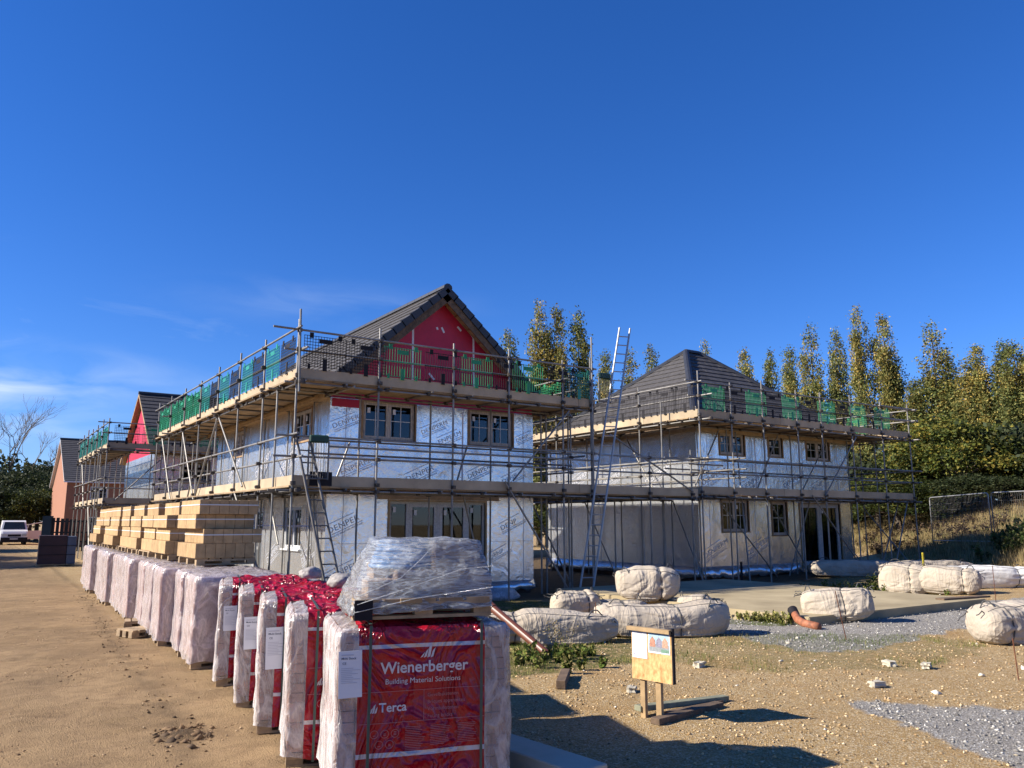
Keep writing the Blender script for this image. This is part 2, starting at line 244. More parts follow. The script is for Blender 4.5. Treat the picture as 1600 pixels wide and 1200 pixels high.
# ------------------------------------------------------------------ object helpers
WM = {}
def link(o, M=None, parent=None, label=None, cat=None, group=None, kind=None):
    COL.objects.link(o)
    M = M or Matrix(); o.matrix_basis = M; WM[o.name] = M
    if parent is not None:
        o.parent = parent; o.matrix_parent_inverse = WM[parent.name].inverted()
    if label: o['label'] = label
    if cat: o['category'] = cat
    if group: o['group'] = group
    if kind: o['kind'] = kind
    return o
def thing(name, label, cat, loc=(0, 0, 0), group=None):
    e = bpy.data.objects.new(name, None); e.empty_display_size = .2
    return link(e, Matrix.Translation(loc), None, label, cat, group)
def put(name, mesh, m, M=None, parent=None, **k):
    if not mesh.materials: mesh.materials.append(m)
    o = bpy.data.objects.new(name, mesh)
    if mesh.materials[0] is not m:
        o.material_slots[0].link = 'OBJECT'; o.material_slots[0].material = m
    return link(o, M, parent, **k)
class MB:
    def __init__(s): s.v = []; s.f = []
    def box(s, x0, x1, y0, y1, z0, z1, M=None):
        n = len(s.v); p = [(x0, y0, z0), (x1, y0, z0), (x1, y1, z0), (x0, y1, z0), (x0, y0, z1), (x1, y0, z1), (x1, y1, z1), (x0, y1, z1)]
        if M is not None: p = [tuple(M @ Vector(q)) for q in p]
        s.v += p; s.f += [[n + i for i in q] for q in ((0, 3, 2, 1), (4, 5, 6, 7), (0, 1, 5, 4), (1, 2, 6, 5), (2, 3, 7, 6), (3, 0, 4, 7))]; return s
    def poly(s, pts, d):
        """prism: pts a loop, d the extrusion vector"""
        n = len(s.v); k = len(pts); d = Vector(d); s.v += [tuple(Vector(p)) for p in pts] + [tuple(Vector(p) + d) for p in pts]
        s.f += [list(range(n, n + k))[::-1], list(range(n + k, n + 2 * k))] + [[n + i, n + (i + 1) % k, n + k + (i + 1) % k, n + k + i] for i in range(k)]; return s
    def tube(s, p0, p1, r, r1=None, k=8, cap=True):
        p0 = Vector(p0); p1 = Vector(p1); r1 = r if r1 is None else r1; d = (p1 - p0).normalized()
        a = d.orthogonal().normalized(); b = d.cross(a); n = len(s.v)
        for p, q in ((p0, r), (p1, r1)):
            for i in range(k): t = 2 * math.pi * i / k; s.v.append(tuple(p + a * (q * math.cos(t)) + b * (q * math.sin(t))))
        s.f += [[n + i, n + (i + 1) % k, n + k + (i + 1) % k, n + k + i] for i in range(k)]
        if cap: s.f += [list(range(n, n + k))[::-1], list(range(n + k, n + 2 * k))]
        return s
    def path(s, pts, r, k=8, closed=False, radii=None):
        pts = [Vector(p) for p in pts]; n0 = len(s.v); m = len(pts); up = Vector((0, 0, 1))
        for j, p in enumerate(pts):
            t = (pts[(j + 1) % m] - pts[j - 1]) if closed or 0 < j < m - 1 else (pts[1] - pts[0] if j == 0 else pts[-1] - pts[-2])
            t.normalize(); a = t.cross(up)
            if a.length < .05: a = t.cross(Vector((1, 0, 0)))
            a.normalize(); b = t.cross(a); q = radii[j] if radii else r
            for i in range(k): w = 2 * math.pi * i / k; s.v.append(tuple(p + a * (q * math.cos(w)) + b * (q * math.sin(w))))
        for j in range(m if closed else m - 1):
            A = n0 + j * k; B = n0 + ((j + 1) % m) * k
            s.f += [[A + i, A + (i + 1) % k, B + (i + 1) % k, B + i] for i in range(k)]
        if not closed: s.f += [list(range(n0, n0 + k))[::-1], list(range(n0 + (m - 1) * k, n0 + m * k))]
        return s
    def mesh(s, name, smooth=False):
        me = bpy.data.meshes.new(name); me.from_pydata([tuple(v) for v in s.v], [], s.f)
        bm = bmesh.new(); bm.from_mesh(me); bmesh.ops.recalc_face_normals(bm, faces=bm.faces); bm.to_mesh(me); bm.free()
        if smooth: me.polygons.foreach_set('use_smooth', [True] * len(me.polygons))
        return me
    def put(s, name, m, M=None, parent=None, smooth=False, **k): return put(name, s.mesh(name, smooth), m, M, parent, **k)
CACHE = {}
def boxmesh(dx, dy, dz, ch=0.):
    key = ('b', round(dx, 4), round(dy, 4), round(dz, 4), ch)
    if key not in CACHE:
        me = MB().box(0, dx, 0, dy, 0, dz).mesh('piece')
        if ch:
            bm = bmesh.new(); bm.from_mesh(me); bmesh.ops.bevel(bm, geom=bm.edges[:], offset=ch, segments=1, affect='EDGES'); bm.to_mesh(me); bm.free()
        CACHE[key] = me
    return CACHE[key]
def box(name, M, x0, x1, y0, y1, z0, z1, m, parent, ch=0., **k):
    return put(name, boxmesh(x1 - x0, y1 - y0, z1 - z0, ch), m, M @ Matrix.Translation((x0, y0, z0)), parent, **k)
def rbox(name, M, c, size, rot, m, parent, ch=0., **k):
    """box centred at c with euler rot"""
    T = M @ Matrix.Translation(c) @ Euler(rot).to_matrix().to_4x4() @ Matrix.Translation([-q / 2 for q in size])
    return put(name, boxmesh(*size, ch), m, T, parent, **k)
def unit_tube(k=10):
    if ('t', k) not in CACHE: CACHE[('t', k)] = MB().tube((0, 0, 0), (0, 0, 1), 1, k=k).mesh('tube', False)
    me = CACHE[('t', k)]; return me
def tube(name, M, p0, p1, m, parent, r=.0242, k=10, **kw):
    a = M @ Vector(p0); b = M @ Vector(p1); d = b - a
    T = Matrix.Translation(a) @ d.to_track_quat('Z', 'Y').to_matrix().to_4x4() @ Matrix.Diagonal((r, r, d.length, 1))
    return put(name, unit_tube(k), m, T, parent, **kw)
def npmesh(name, V, F, cols=None, smooth=False):
    me = bpy.data.meshes.new(name); V = np.asarray(V, np.float32); F = np.asarray(F, np.int32); k = F.shape[1]
    me.vertices.add(len(V)); me.vertices.foreach_set('co', V.ravel()); me.loops.add(F.size); me.loops.foreach_set('vertex_index', F.ravel())
    me.polygons.add(len(F)); me.polygons.foreach_set('loop_start', np.arange(0, F.size, k, dtype=np.int32)); me.polygons.foreach_set('loop_total', np.full(len(F), k, np.int32))
    if smooth: me.polygons.foreach_set('use_smooth', np.ones(len(F), bool))
    if cols is not None:
        a = me.attributes.new('col', 'FLOAT_COLOR', 'POINT'); c = np.ones((len(V), 4), np.float32); c[:, :3] = cols; a.data.foreach_set('color', c.ravel())
    me.update(); me.validate(); return me
def frame(x, y, z=0, deg=0): return Matrix.Translation((x, y, z)) @ Matrix.Rotation(R(deg), 4, 'Z')
TXT = {}
def textmesh(s, bold=0., align='LEFT', spacing=1.):
    key = (s, bold, align, spacing)
    if key in TXT: return TXT[key]
    c = bpy.data.curves.new('lettering', 'FONT'); c.body = s; c.size = 1; c.offset = bold; c.align_x = align; c.space_character = spacing; c.resolution_u = 3; c.fill_mode = 'FRONT'
    o = bpy.data.objects.new('tmp', c); COL.objects.link(o); dg = bpy.context.evaluated_depsgraph_get(); dg.update()
    me = bpy.data.meshes.new_from_object(o.evaluated_get(dg)); bpy.data.objects.remove(o); me.name = 'lettering'; me.materials.clear(); TXT[key] = me; return me
def uptext(M, x, y, z, size, me, m, parent, name='printed_lettering', roll=0., sx=1.):
    """lettering upright in the plane of frame M (x right, z up, y inward)"""
    T = M @ Matrix.Translation((x, y, z)) @ Matrix.Rotation(R(roll), 4, 'Y') @ Matrix.Rotation(R(90), 4, 'X') @ Matrix.Diagonal((size * sx, size, size, 1))
    return put(name, me, m, T, parent)

# value noise for terrain
_L = RNG.random((256, 256))
def vn(x, y):
    x = np.asarray(x, float); y = np.asarray(y, float); xi = np.floor(x).astype(int); yi = np.floor(y).astype(int); fx = x - xi; fy = y - yi
    fx = fx * fx * (3 - 2 * fx); fy = fy * fy * (3 - 2 * fy); g = lambda i, j: _L[i & 255, j & 255]
    return (g(xi, yi) * (1 - fx) + g(xi + 1, yi) * fx) * (1 - fy) + (g(xi, yi + 1) * (1 - fx) + g(xi + 1, yi + 1) * fx) * fy
def fbm(x, y, o=4):
    s = 0; a = .5
    for i in range(o): s = s + a * vn(x * 2 ** i + 17.3 * i, y * 2 ** i + 5.1 * i); a *= .5
    return s / (1 - .5 ** o)
def sst(a, b, x): t = np.clip((x - a) / (b - a), 0, 1); return t * t * (3 - 2 * t)
def terrain(x, y):
    x = np.asarray(x, float); y = np.asarray(y, float)
    z = -.17 * sst(9, 13.5, y) * sst(4, 6.5, x) * (1 - sst(20, 26, x))
    d = .746 * x - .666 * y + 1.1 * (fbm(x * .2, y * .2) - .5)          # the bank rises to the right behind the site
    return z + (1.0 * sst(11.5, 14.5, d) + 1.7 * sst(14.5, 21, d)) * sst(-5, 5, y)
def tz(x, y): return float(terrain(x, y))

# ------------------------------------------------------------------ ground (one sheet, zones of soil as masks)
def inpoly(px, py, poly):
    r = np.zeros(px.shape, bool); n = len(poly)
    for i in range(n):
        x0, y0 = poly[i]; x1, y1 = poly[(i + 1) % n]
        c = ((y0 > py) != (y1 > py)) & (px < (x1 - x0) * (py - y0) / (y1 - y0 + 1e-9) + x0); r ^= c
    return r
GREY = [[(10.0, 8.98), (9.75, 7.97), (9.7, 7.1), (10.75, 6.82), (13.31, 7.19), (16.56, 7.48), (22.5, 8.2), (22.6, 9.4), (18.34, 9.4), (12.49, 9.2), (12.97, 11.07), (11.2, 10.6)],
        [(7.3, 5.05), (7.9, 4.6), (8.6, 3.62), (7.6, 2.2), (6.4, 2.8), (6.85, 4.0)]]
GRASS = [([(6.48, 9.9), (8.6, 9.6), (8.3, 8.2), (6.9, 7.9), (5.0, 7.9), (4.6, 8.6)], .85), ([(10.99, 17.5), (12.09, 15.76), (9.6, 12.0), (8.0, 11.6), (7.2, 13.3)], .95),
         ([(8.02, 9.24), (10.31, 8.95), (12.6, 7.1), (12.2, 6.0), (9.64, 5.5), (8.04, 6.5), (7.24, 8.1)], .42), ([(13.0, 11.3), (12.61, 9.67), (11.61, 9.04), (11.2, 9.9)], .9),
         ([(22.84, 17), (27.6, 17.5), (21.0, 10.6), (18.6, 11.6), (18.83, 13.5)], .55), ([(3.9, 11), (4.2, 11), (4.5, 17), (4.1, 17)], .4)]
def zones(x, y):
    wx = x + .5 * (fbm(x * 1.7, y * 1.7) - .5) + .15 * (vn(x * 9, y * 9) - .5); wy = y + .5 * (fbm(x * 1.7 + 40, y * 1.7) - .5) + .15 * (vn(x * 9, y * 9 + 30) - .5)
    grey = np.zeros(x.shape)
    for p in GREY: grey = np.maximum(grey, inpoly(wx, wy, p) * 1.)
    grass = np.zeros(x.shape)
    for p, s in GRASS: grass = np.maximum(grass, inpoly(wx, wy, p) * s)
    d = .746 * x - .666 * y; grass = np.maximum(grass, .35 * sst(11.5, 14, d) * (y > 0))
    track = 1 - sst(2.2, 3.3, wx + .3 * (fbm(x, y) - .5))
    return track, grey, grass
def ground():
    def axis(a0, a1, st, lo, hi):
        c = list(np.arange(a0, a1, st)); x = a1; s = st
        while x < hi: c.append(x); s *= 1.16; x += s
        c.append(hi); x = a0 - st; s = st; l = []
        while x > lo: l.append(x); s *= 1.16; x -= s
        return np.array([lo] + l[::-1] + c)
    xs = axis(-3, 24, .085, -900, 900); ys = axis(1.5, 21, .085, -300, 1500)
    X, Y = np.meshgrid(xs, ys); t, g, gr = zones(X, Y)
    near = np.exp(-np.maximum(0, np.hypot(X, Y) - 25) / 25)
    Z = terrain(X, Y) + near * (.05 * (fbm(X * .8, Y * .8) - .5) + .022 * (fbm(X * 5, Y * 5, 3) - .5)) * (1 - .3 * t) + near * t * .03 * (fbm(X * 2.6 + 3, Y * 1.6, 4) - .5)
    # tyre rut and clods on the track
    rx = np.interp(Y, [0, 6.3, 7.3, 9.3, 12.9, 16.7, 22.8, 40], [1.3, 1.5, 1.6, 1.78, 1.88, 2.15, 2.55, 2.9])
    rut = np.exp(-((X - rx + .07 * (fbm(Y * 2, X * 0) - .5)) / .11) ** 2) * sst(5, 7, Y)
    Z = Z + rut * (.022 * (vn(X * 14, Y * 9) - .35)) - .03 * np.exp(-((X - .25 - .12 * np.sin(Y * .4)) / .2) ** 2) - .03 * np.exp(-((X + 1.25 - .1 * np.sin(Y * .35)) / .2) ** 2) + .016 * np.exp(-((X + .05 - .12 * np.sin(Y * .4)) / .09) ** 2) * vn(X * 8, Y * 5) + .02 * np.clip(vn(X * 3.1, Y * 7) - .72, 0, 1) * t * 3
    cl = np.exp(-(((X - 1.62) / .28) ** 2 + ((Y - 7.35) / .2) ** 2)); Z = Z + cl * .05 * vn(X * 9, Y * 9)
    flat = ((X > 11.9) & (X < 18.4) & (Y > 8.7) & (Y < 16.5)) * 1.; Z = Z * (1 - flat) + flat * (terrain(X, Y) - .02)
    V = np.stack([X.ravel(), Y.ravel(), Z.ravel()], 1); ny, nx = X.shape
    i = np.arange(ny - 1)[:, None] * nx + np.arange(nx - 1)[None]; F = np.stack([i, i + 1, i + nx + 1, i + nx], -1).reshape(-1, 4)
    mud = np.clip(rut * .4 * (vn(X * 6, Y * 6) > .3) + cl * .8 + .75 * sst(.60, .72, fbm(X * 1.3 + 9, Y * 2.1)) * t * .3 + .92 * sst(15.6, 17.4, Y + .8 * (fbm(X, Y) - .5)) * sst(4.2, 5.6, X) * (1 - sst(33, 38, Y)) * (1 - sst(29, 33, X)) , 0, 1)
    me = npmesh('ground', V, F, np.stack([t.ravel(), g.ravel(), gr.ravel()], 1), True)
    a = me.attributes.new('mud', 'FLOAT', 'POINT'); a.data.foreach_set('value', mud.ravel().astype(np.float32))
    m = bpy.data.materials.new('site_soil'); m.use_nodes = True; n = m.node_tree.nodes; l = m.node_tree.links; b = n['Principled BSDF']; b.inputs['Roughness'].default_value = .95; b.inputs['Specular IOR Level'].default_value = .2
    at = n.new('ShaderNodeAttribute'); at.attribute_name = 'col'; sp = n.new('ShaderNodeSeparateColor'); l.new(at.outputs['Color'], sp.inputs[0])
    am = n.new('ShaderNodeAttribute'); am.attribute_name = 'mud'
    geo = n.new('ShaderNodeNewGeometry')
    def nz(s, d=6, r=.65, dist=0):
        q = n.new('ShaderNodeTexNoise'); q.inputs['Scale'].default_value = s; q.inputs['Detail'].default_value = d; q.inputs['Roughness'].default_value = r; q.inputs['Distortion'].default_value = dist; l.new(geo.outputs['Position'], q.inputs[0]); return q.outputs[0]
    def rng(s, a, c, lo=0, hi=1):
        q = n.new('ShaderNodeMapRange'); q.inputs[1].default_value = a; q.inputs[2].default_value = c; q.inputs[3].default_value = lo; q.inputs[4].default_value = hi; l.new(s, q.inputs[0]); return q.outputs[0]
    def mix(f, a, c, mode='MIX'):
        q = n.new('ShaderNodeMixRGB'); q.blend_type = mode
        for s, i in ((f, 0), (a, 1), (c, 2)):
            if isinstance(s, (tuple, list)): q.inputs[i].default_value = (*s, 1)
            elif isinstance(s, (int, float)): q.inputs[i].default_value = s
            else: l.new(s, q.inputs[i])
        return q.outputs[0]
    big = rng(nz(.6, 8), .32, .68); mid = rng(nz(5, 8), .3, .7); fine = rng(nz(45, 5, .8), .34, .66); sp1 = rng(nz(70, 3, .9), .52, .62)
    vor = n.new('ShaderNodeTexVoronoi'); vor.inputs['Scale'].default_value = 75; l.new(geo.outputs['Position'], vor.inputs[0])
    vs = n.new('ShaderNodeSeparateColor'); l.new(vor.outputs['Color'], vs.inputs[0])
    track = mix(big, (.25, .163, .08), (.345, .23, .12)); track = mix(rng(nz(3, 8, .7, 1), .44, .66, 0, .8), track, (.165, .10, .05)); track = mix(rng(nz(.45, 6, .6, .5), .46, .64, 0, .55), track, (.15, .094, .048)); track = mix(rng(fine, 0, 1, 0, .3), track, (.37, .26, .14))
    grav = mix(mid, (.27, .175, .075), (.38, .25, .11)); grav = mix(vs.outputs[0], grav, (.48, .35, .19), 'MIX')
    grav = mix(rng(vs.outputs[0], .35, .95, 0, .85), mix(mid, (.27, .165, .06), (.40, .26, .105)), (.52, .39, .22)); grav = mix(rng(vs.outputs[1], .75, 1, 0, .7), grav, (.62, .54, .40)); grav = mix(rng(vs.outputs[2], .8, 1, 0, .65), grav, (.13, .085, .045)); grav = mix(rng(nz(.9, 6), .5, .7, 0, .6), grav, (.33, .19, .07))
    grey = mix(vs.outputs[1], (.17, .155, .135), (.35, .32, .28)); grey = mix(rng(vs.outputs[2], .85, 1, 0, 1), grey, (.55, .54, .52))
    gras = mix(mid, (.045, .065, .012), (.13, .13, .035))
    dm = n.new('ShaderNodeMath'); dm.operation = 'MULTIPLY'; l.new(sp.outputs[2], dm.inputs[0]); l.new(rng(nz(9, 6), .35, .55), dm.inputs[1])
    c = mix(sp.outputs[0], grav, track); c = mix(sp.outputs[1], c, grey); c = mix(dm.outputs[0], c, gras)
    c = mix(am.outputs['Fac'], c, mix(mid, (.055, .038, .022), (.12, .078, .042)))
    l.new(c, b.inputs['Base Color'])
    h = n.new('ShaderNodeMath'); h.operation = 'MULTIPLY_ADD'; h.inputs[1].default_value = .35; l.new(vor.outputs['Distance'], h.inputs[0]); l.new(nz(22, 6, .8), h.inputs[2])
    inv = n.new('ShaderNodeMath'); inv.operation = 'MULTIPLY_ADD'; inv.inputs[1].default_value = -.15; inv.inputs[2].default_value = .8; l.new(sp.outputs[0], inv.inputs[0])
    bp = n.new('ShaderNodeBump'); bp.inputs['Distance'].default_value = .045; l.new(inv.outputs[0], bp.inputs['Strength']); l.new(h.outputs[0], bp.inputs['Height']); l.new(bp.outputs[0], b.inputs['Normal'])
    put('ground', me, m, kind='structure')
ground()

# ------------------------------------------------------------------ houses
def wall(name, M, parent, x0, x1, z0, z1, th, holes, m, **k):
    """wall in frame M (x along, y inward) with rectangular holes (x0,x1,z0,z1); one welded mesh"""
    xs = sorted({x0, x1, *[v for h in holes for v in h[:2]]}); zs = sorted({z0, z1, *[v for h in holes for v in h[2:]]})
    hole = lambda i, j: not (0 <= i < len(xs) - 1 and 0 <= j < len(zs) - 1) or any(h[0] < (xs[i] + xs[i + 1]) / 2 < h[1] and h[2] < (zs[j] + zs[j + 1]) / 2 < h[3] for h in holes)
    b = MB()
    def q(*p): n = len(b.v); b.v.extend(p); b.f.append([n, n + 1, n + 2, n + 3])
    for i in range(len(xs) - 1):
        for j in range(len(zs) - 1):
            if hole(i, j): continue
            a, c, d, e = xs[i], xs[i + 1], zs[j], zs[j + 1]
            q((a, 0, d), (c, 0, d), (c, 0, e), (a, 0, e)); q((c, th, d), (a, th, d), (a, th, e), (c, th, e))
            if hole(i - 1, j): q((a, th, d), (a, 0, d), (a, 0, e), (a, th, e))
            if hole(i + 1, j): q((c, 0, d), (c, th, d), (c, th, e), (c, 0, e))
            if hole(i, j - 1): q((a, th, d), (c, th, d), (c, 0, d), (a, 0, d))
            if hole(i, j + 1): q((a, 0, e), (c, 0, e), (c, th, e), (a, th, e))
    me = bpy.data.meshes.new(name); me.from_pydata(b.v, [], b.f)
    bm = bmesh.new(); bm.from_mesh(me); bmesh.ops.remove_doubles(bm, verts=bm.verts, dist=1e-4); bmesh.ops.recalc_face_normals(bm, faces=bm.faces); bm.to_mesh(me); bm.free()
    return put(name, me, m, M, parent, **k)
def window(M, parent, x0, x1, z0, z1, lights=2, fm=PVCTAPE, bars=True, surround=True, door=False, name='window', stickers=True, side_lights=False, sill=None):
    """framed window set 60 mm back; parts: frame mesh > pane, glazing_bar, sticker"""
    y = .045; f = .05; b = MB()
    if surround:
        s = .045
        b2 = MB().box(x0 - s, x0, -.028, .04, z0 - s, z1 + (s if z1 < 4.65 else .018)).box(x1, x1 + s, -.028, .04, z0 - s, z1 + (s if z1 < 4.65 else .018)).box(x0, x1, -.026, .04, z0 - s, z0).box(x0, x1, -.026, .04, z1, min(z1 + s, 4.72) if z1 > 4.65 else z1 + s)
    b.box(x0, x0 + f, y, y + .07, z0, z1).box(x1 - f, x1, y, y + .07, z0, z1).box(x0 + f, x1 - f, y + .001, y + .069, z1 - f, z1).box(x0 + f, x1 - f, y + .001, y + .069, z0, z0 + (f if not door else .06))
    if side_lights: w = (x1 - x0); cuts = [x0, x0 + .19 * w, x0 + .5 * w, x0 + .81 * w, x1]
    else: cuts = [x0 + (x1 - x0) * i / lights for i in range(lights + 1)]
    for c in cuts[1:-1]: b.box(c - .035, c + .035, y - .004, y + .072, z0 + f, z1 - f)
    sashes = []
    for i in range(len(cuts) - 1):
        a = cuts[i] + (f if i == 0 else .035); c = cuts[i + 1] - (f if i == len(cuts) - 2 else .035); g = .034 if (not side_lights or i in (1, 2)) else .015
        if door and (not side_lights or i in (1, 2)): g = .085
        lo, hi = z0 + (.06 if door else f), z1 - f
        b.box(a, a + g, y - .012, y + .06, lo, hi).box(c - g, c, y - .012, y + .06, lo, hi).box(a + g, c - g, y - .011, y + .06, hi - g, hi).box(a + g, c - g, y - .011, y + .06, lo, lo + (g if not door else .2 if side_lights and i in (1, 2) else g))
        sashes.append((a + g, c - g, lo + g, hi - g))
    fr = b.put(name, fm, M, parent)
    if surround: b2.put('timber_surround', SURR if fm is PVCTAPE else PINE, M, fr)
    for i, (a, c, d, e) in enumerate(sashes):
        box('pane', M, a, c, y + .028, y + .034, d, e, GLASS, fr)
        if bars:
            mx_ = (a + c) / 2; mz = d + (e - d) * .52
            if c - a > .3: box('glazing_bar', M, mx_ - .009, mx_ + .009, y + .016, y + .026, d, e, WHITEP, fr)
            box('glazing_bar', M, a, c, y + .012, y + .0245, mz - .009, mz + .009, WHITEP, fr)
        if stickers: box('sticker', M, a + .05, a + .13, y + .005, y + .011, e - .2, e - .07, PAPER, fr)
    if sill: box('sill', M, x0 - .06, x1 + .06, -.07, .05, z0 - .05, z0 - .046 + .04, sill, fr)
    return fr
# individually laid tiles: a slope is given by its eave line, up-slope vector and clip functions
def tile_slope(roof, P, U, S, width, length, left, right, limit, stuff, m=TILE, tw=.335, tg=.335, sag=0.):
    """P eave corner, U unit along the eave, S unit up the slope; left(s), right(s) give the extent at height s"""
    P = Vector(P); U = Vector(U); S = Vector(S); Nn = U.cross(S).normalized()
    if Nn.z < 0: Nn = -Nn
    rows = int(math.ceil(length / tg)); full = None; n = 0; rest = MB()
    fr = Matrix.Identity(4); fr.col[0][:3] = U; fr.col[1][:3] = S; fr.col[2][:3] = Nn
    for r in range(rows):
        s0, s1 = r * tg, min((r + 1) * tg, length); off = (r % 2) * tw * .5; a = -tw + off
        if s1 - s0 < .04: continue
        while a < width:
            b_ = a + tw - .006; l0, l1, r0, r1 = left(s0), left(s1), right(s0), right(s1)
            xa0, xb0 = max(a, l0), min(b_, r0); xa1, xb1 = max(a, l1), min(b_, r1); a += tw
            if xb0 - xa0 < .02 and xb1 - xa1 < .02: continue
            if xb0 < xa0: xa0 = xb0 = (xa0 + xb0) / 2
            if xb1 < xa1: xa1 = xb1 = (xa1 + xb1) / 2
            h0 = .044; h1 = .012; ov = -.03; jz = random.uniform(-.003, .003)
            loc = [(xa0, s0 + ov, .014), (xb0, s0 + ov, .014), (xb1, s1, -.006), (xa1, s1, -.006), (xa0, s0 + ov, h0 + jz), (xb0, s0 + ov, h0 + jz), (xb1, s1, h1), (xa1, s1, h1)]
            T = Matrix.Translation(P) @ fr
            if n < limit:
                n += 1
                isfull = abs(xa0 - (a - tw)) < 1e-6 and abs(xb0 - b_) < 1e-6 and abs(xa1 - xa0) < 1e-6 and abs(xb1 - xb0) < 1e-6 and abs(s1 - s0 - tg) < 1e-6
                base = Vector((a - tw, s0, 0))
                if isfull and full: me = full
                else:
                    b2 = MB(); b2.v = [tuple(Vector(v) - base) for v in loc]; b2.f = [[0, 3, 2, 1], [4, 5, 6, 7], [0, 1, 5, 4], [1, 2, 6, 5], [2, 3, 7, 6], [3, 0, 4, 7]]; me = b2.mesh('roof_tile')
                    if isfull: full = me
                put('roof_tile', me, m, T @ Matrix.Translation(base + Vector((0, 0, jz * .5))) @ Matrix.Rotation(random.gauss(0, .003), 4, 'Z'), roof)
            else:
                k = len(rest.v); rest.v += [tuple(T @ Vector(v)) for v in loc]; rest.f += [[k + i for i in q] for q in ([0, 3, 2, 1], [4, 5, 6, 7], [0, 1, 5, 4], [1, 2, 6, 5], [2, 3, 7, 6], [3, 0, 4, 7])]
    stuff.v += [tuple(v) for v in rest.v]; k0 = len(stuff.v) - len(rest.v); stuff.f += [[k0 + i for i in q] for q in rest.f]
    return n
def ridge_caps(roof, p0, p1, m=TILEE, step=.42, r=.13):
    p0, p1 = Vector(p0), Vector(p1); n = max(1, int((p1 - p0).length / step)); d = (p1 - p0) / n
    for i in range(n):
        a = p0 + d * i - d * .04; b = p0 + d * (i + 1); dd = (b - a); side = dd.cross(Vector((0, 0, 1))).normalized(); up = side.cross(dd).normalized()
        prof = [(-r, -.045), (-r * .85, .035), (-r * .3, .085), (r * .3, .085), (r * .85, .035), (r, -.045)]
        q = MB(); q.poly([side * x + up * z for x, z in prof], dd); q.put('ridge_tile', m, Matrix.Translation(a), roof)
def lettering_panel(M, parent, x, z, size, word, ang=-24):
    g = uptext(M, x, -.006, z, size, textmesh(word, -.004, 'LEFT', 1.05), INK, parent, roll=ang, sx=1.15)
    ca, sa = math.cos(R(ang)), -math.sin(R(ang))
    for off, ln in ((-.28, 4.6), (1.05, 3.9)):
        ox, oz = x - sa * off * size, z + ca * off * size
        put('printed_line', boxmesh(ln * size, .003, .014), INK, M @ Matrix.Translation((ox, -.005, oz)) @ Matrix.Rotation(R(ang), 4, 'Y'), parent)
    uptext(M, x - sa * -.62 * size, -.006, z + ca * -.62 * size, size * .3, textmesh('THERMO BREATHER MEMBRANE', 0, 'LEFT', 1.05), INK, parent, roll=ang)

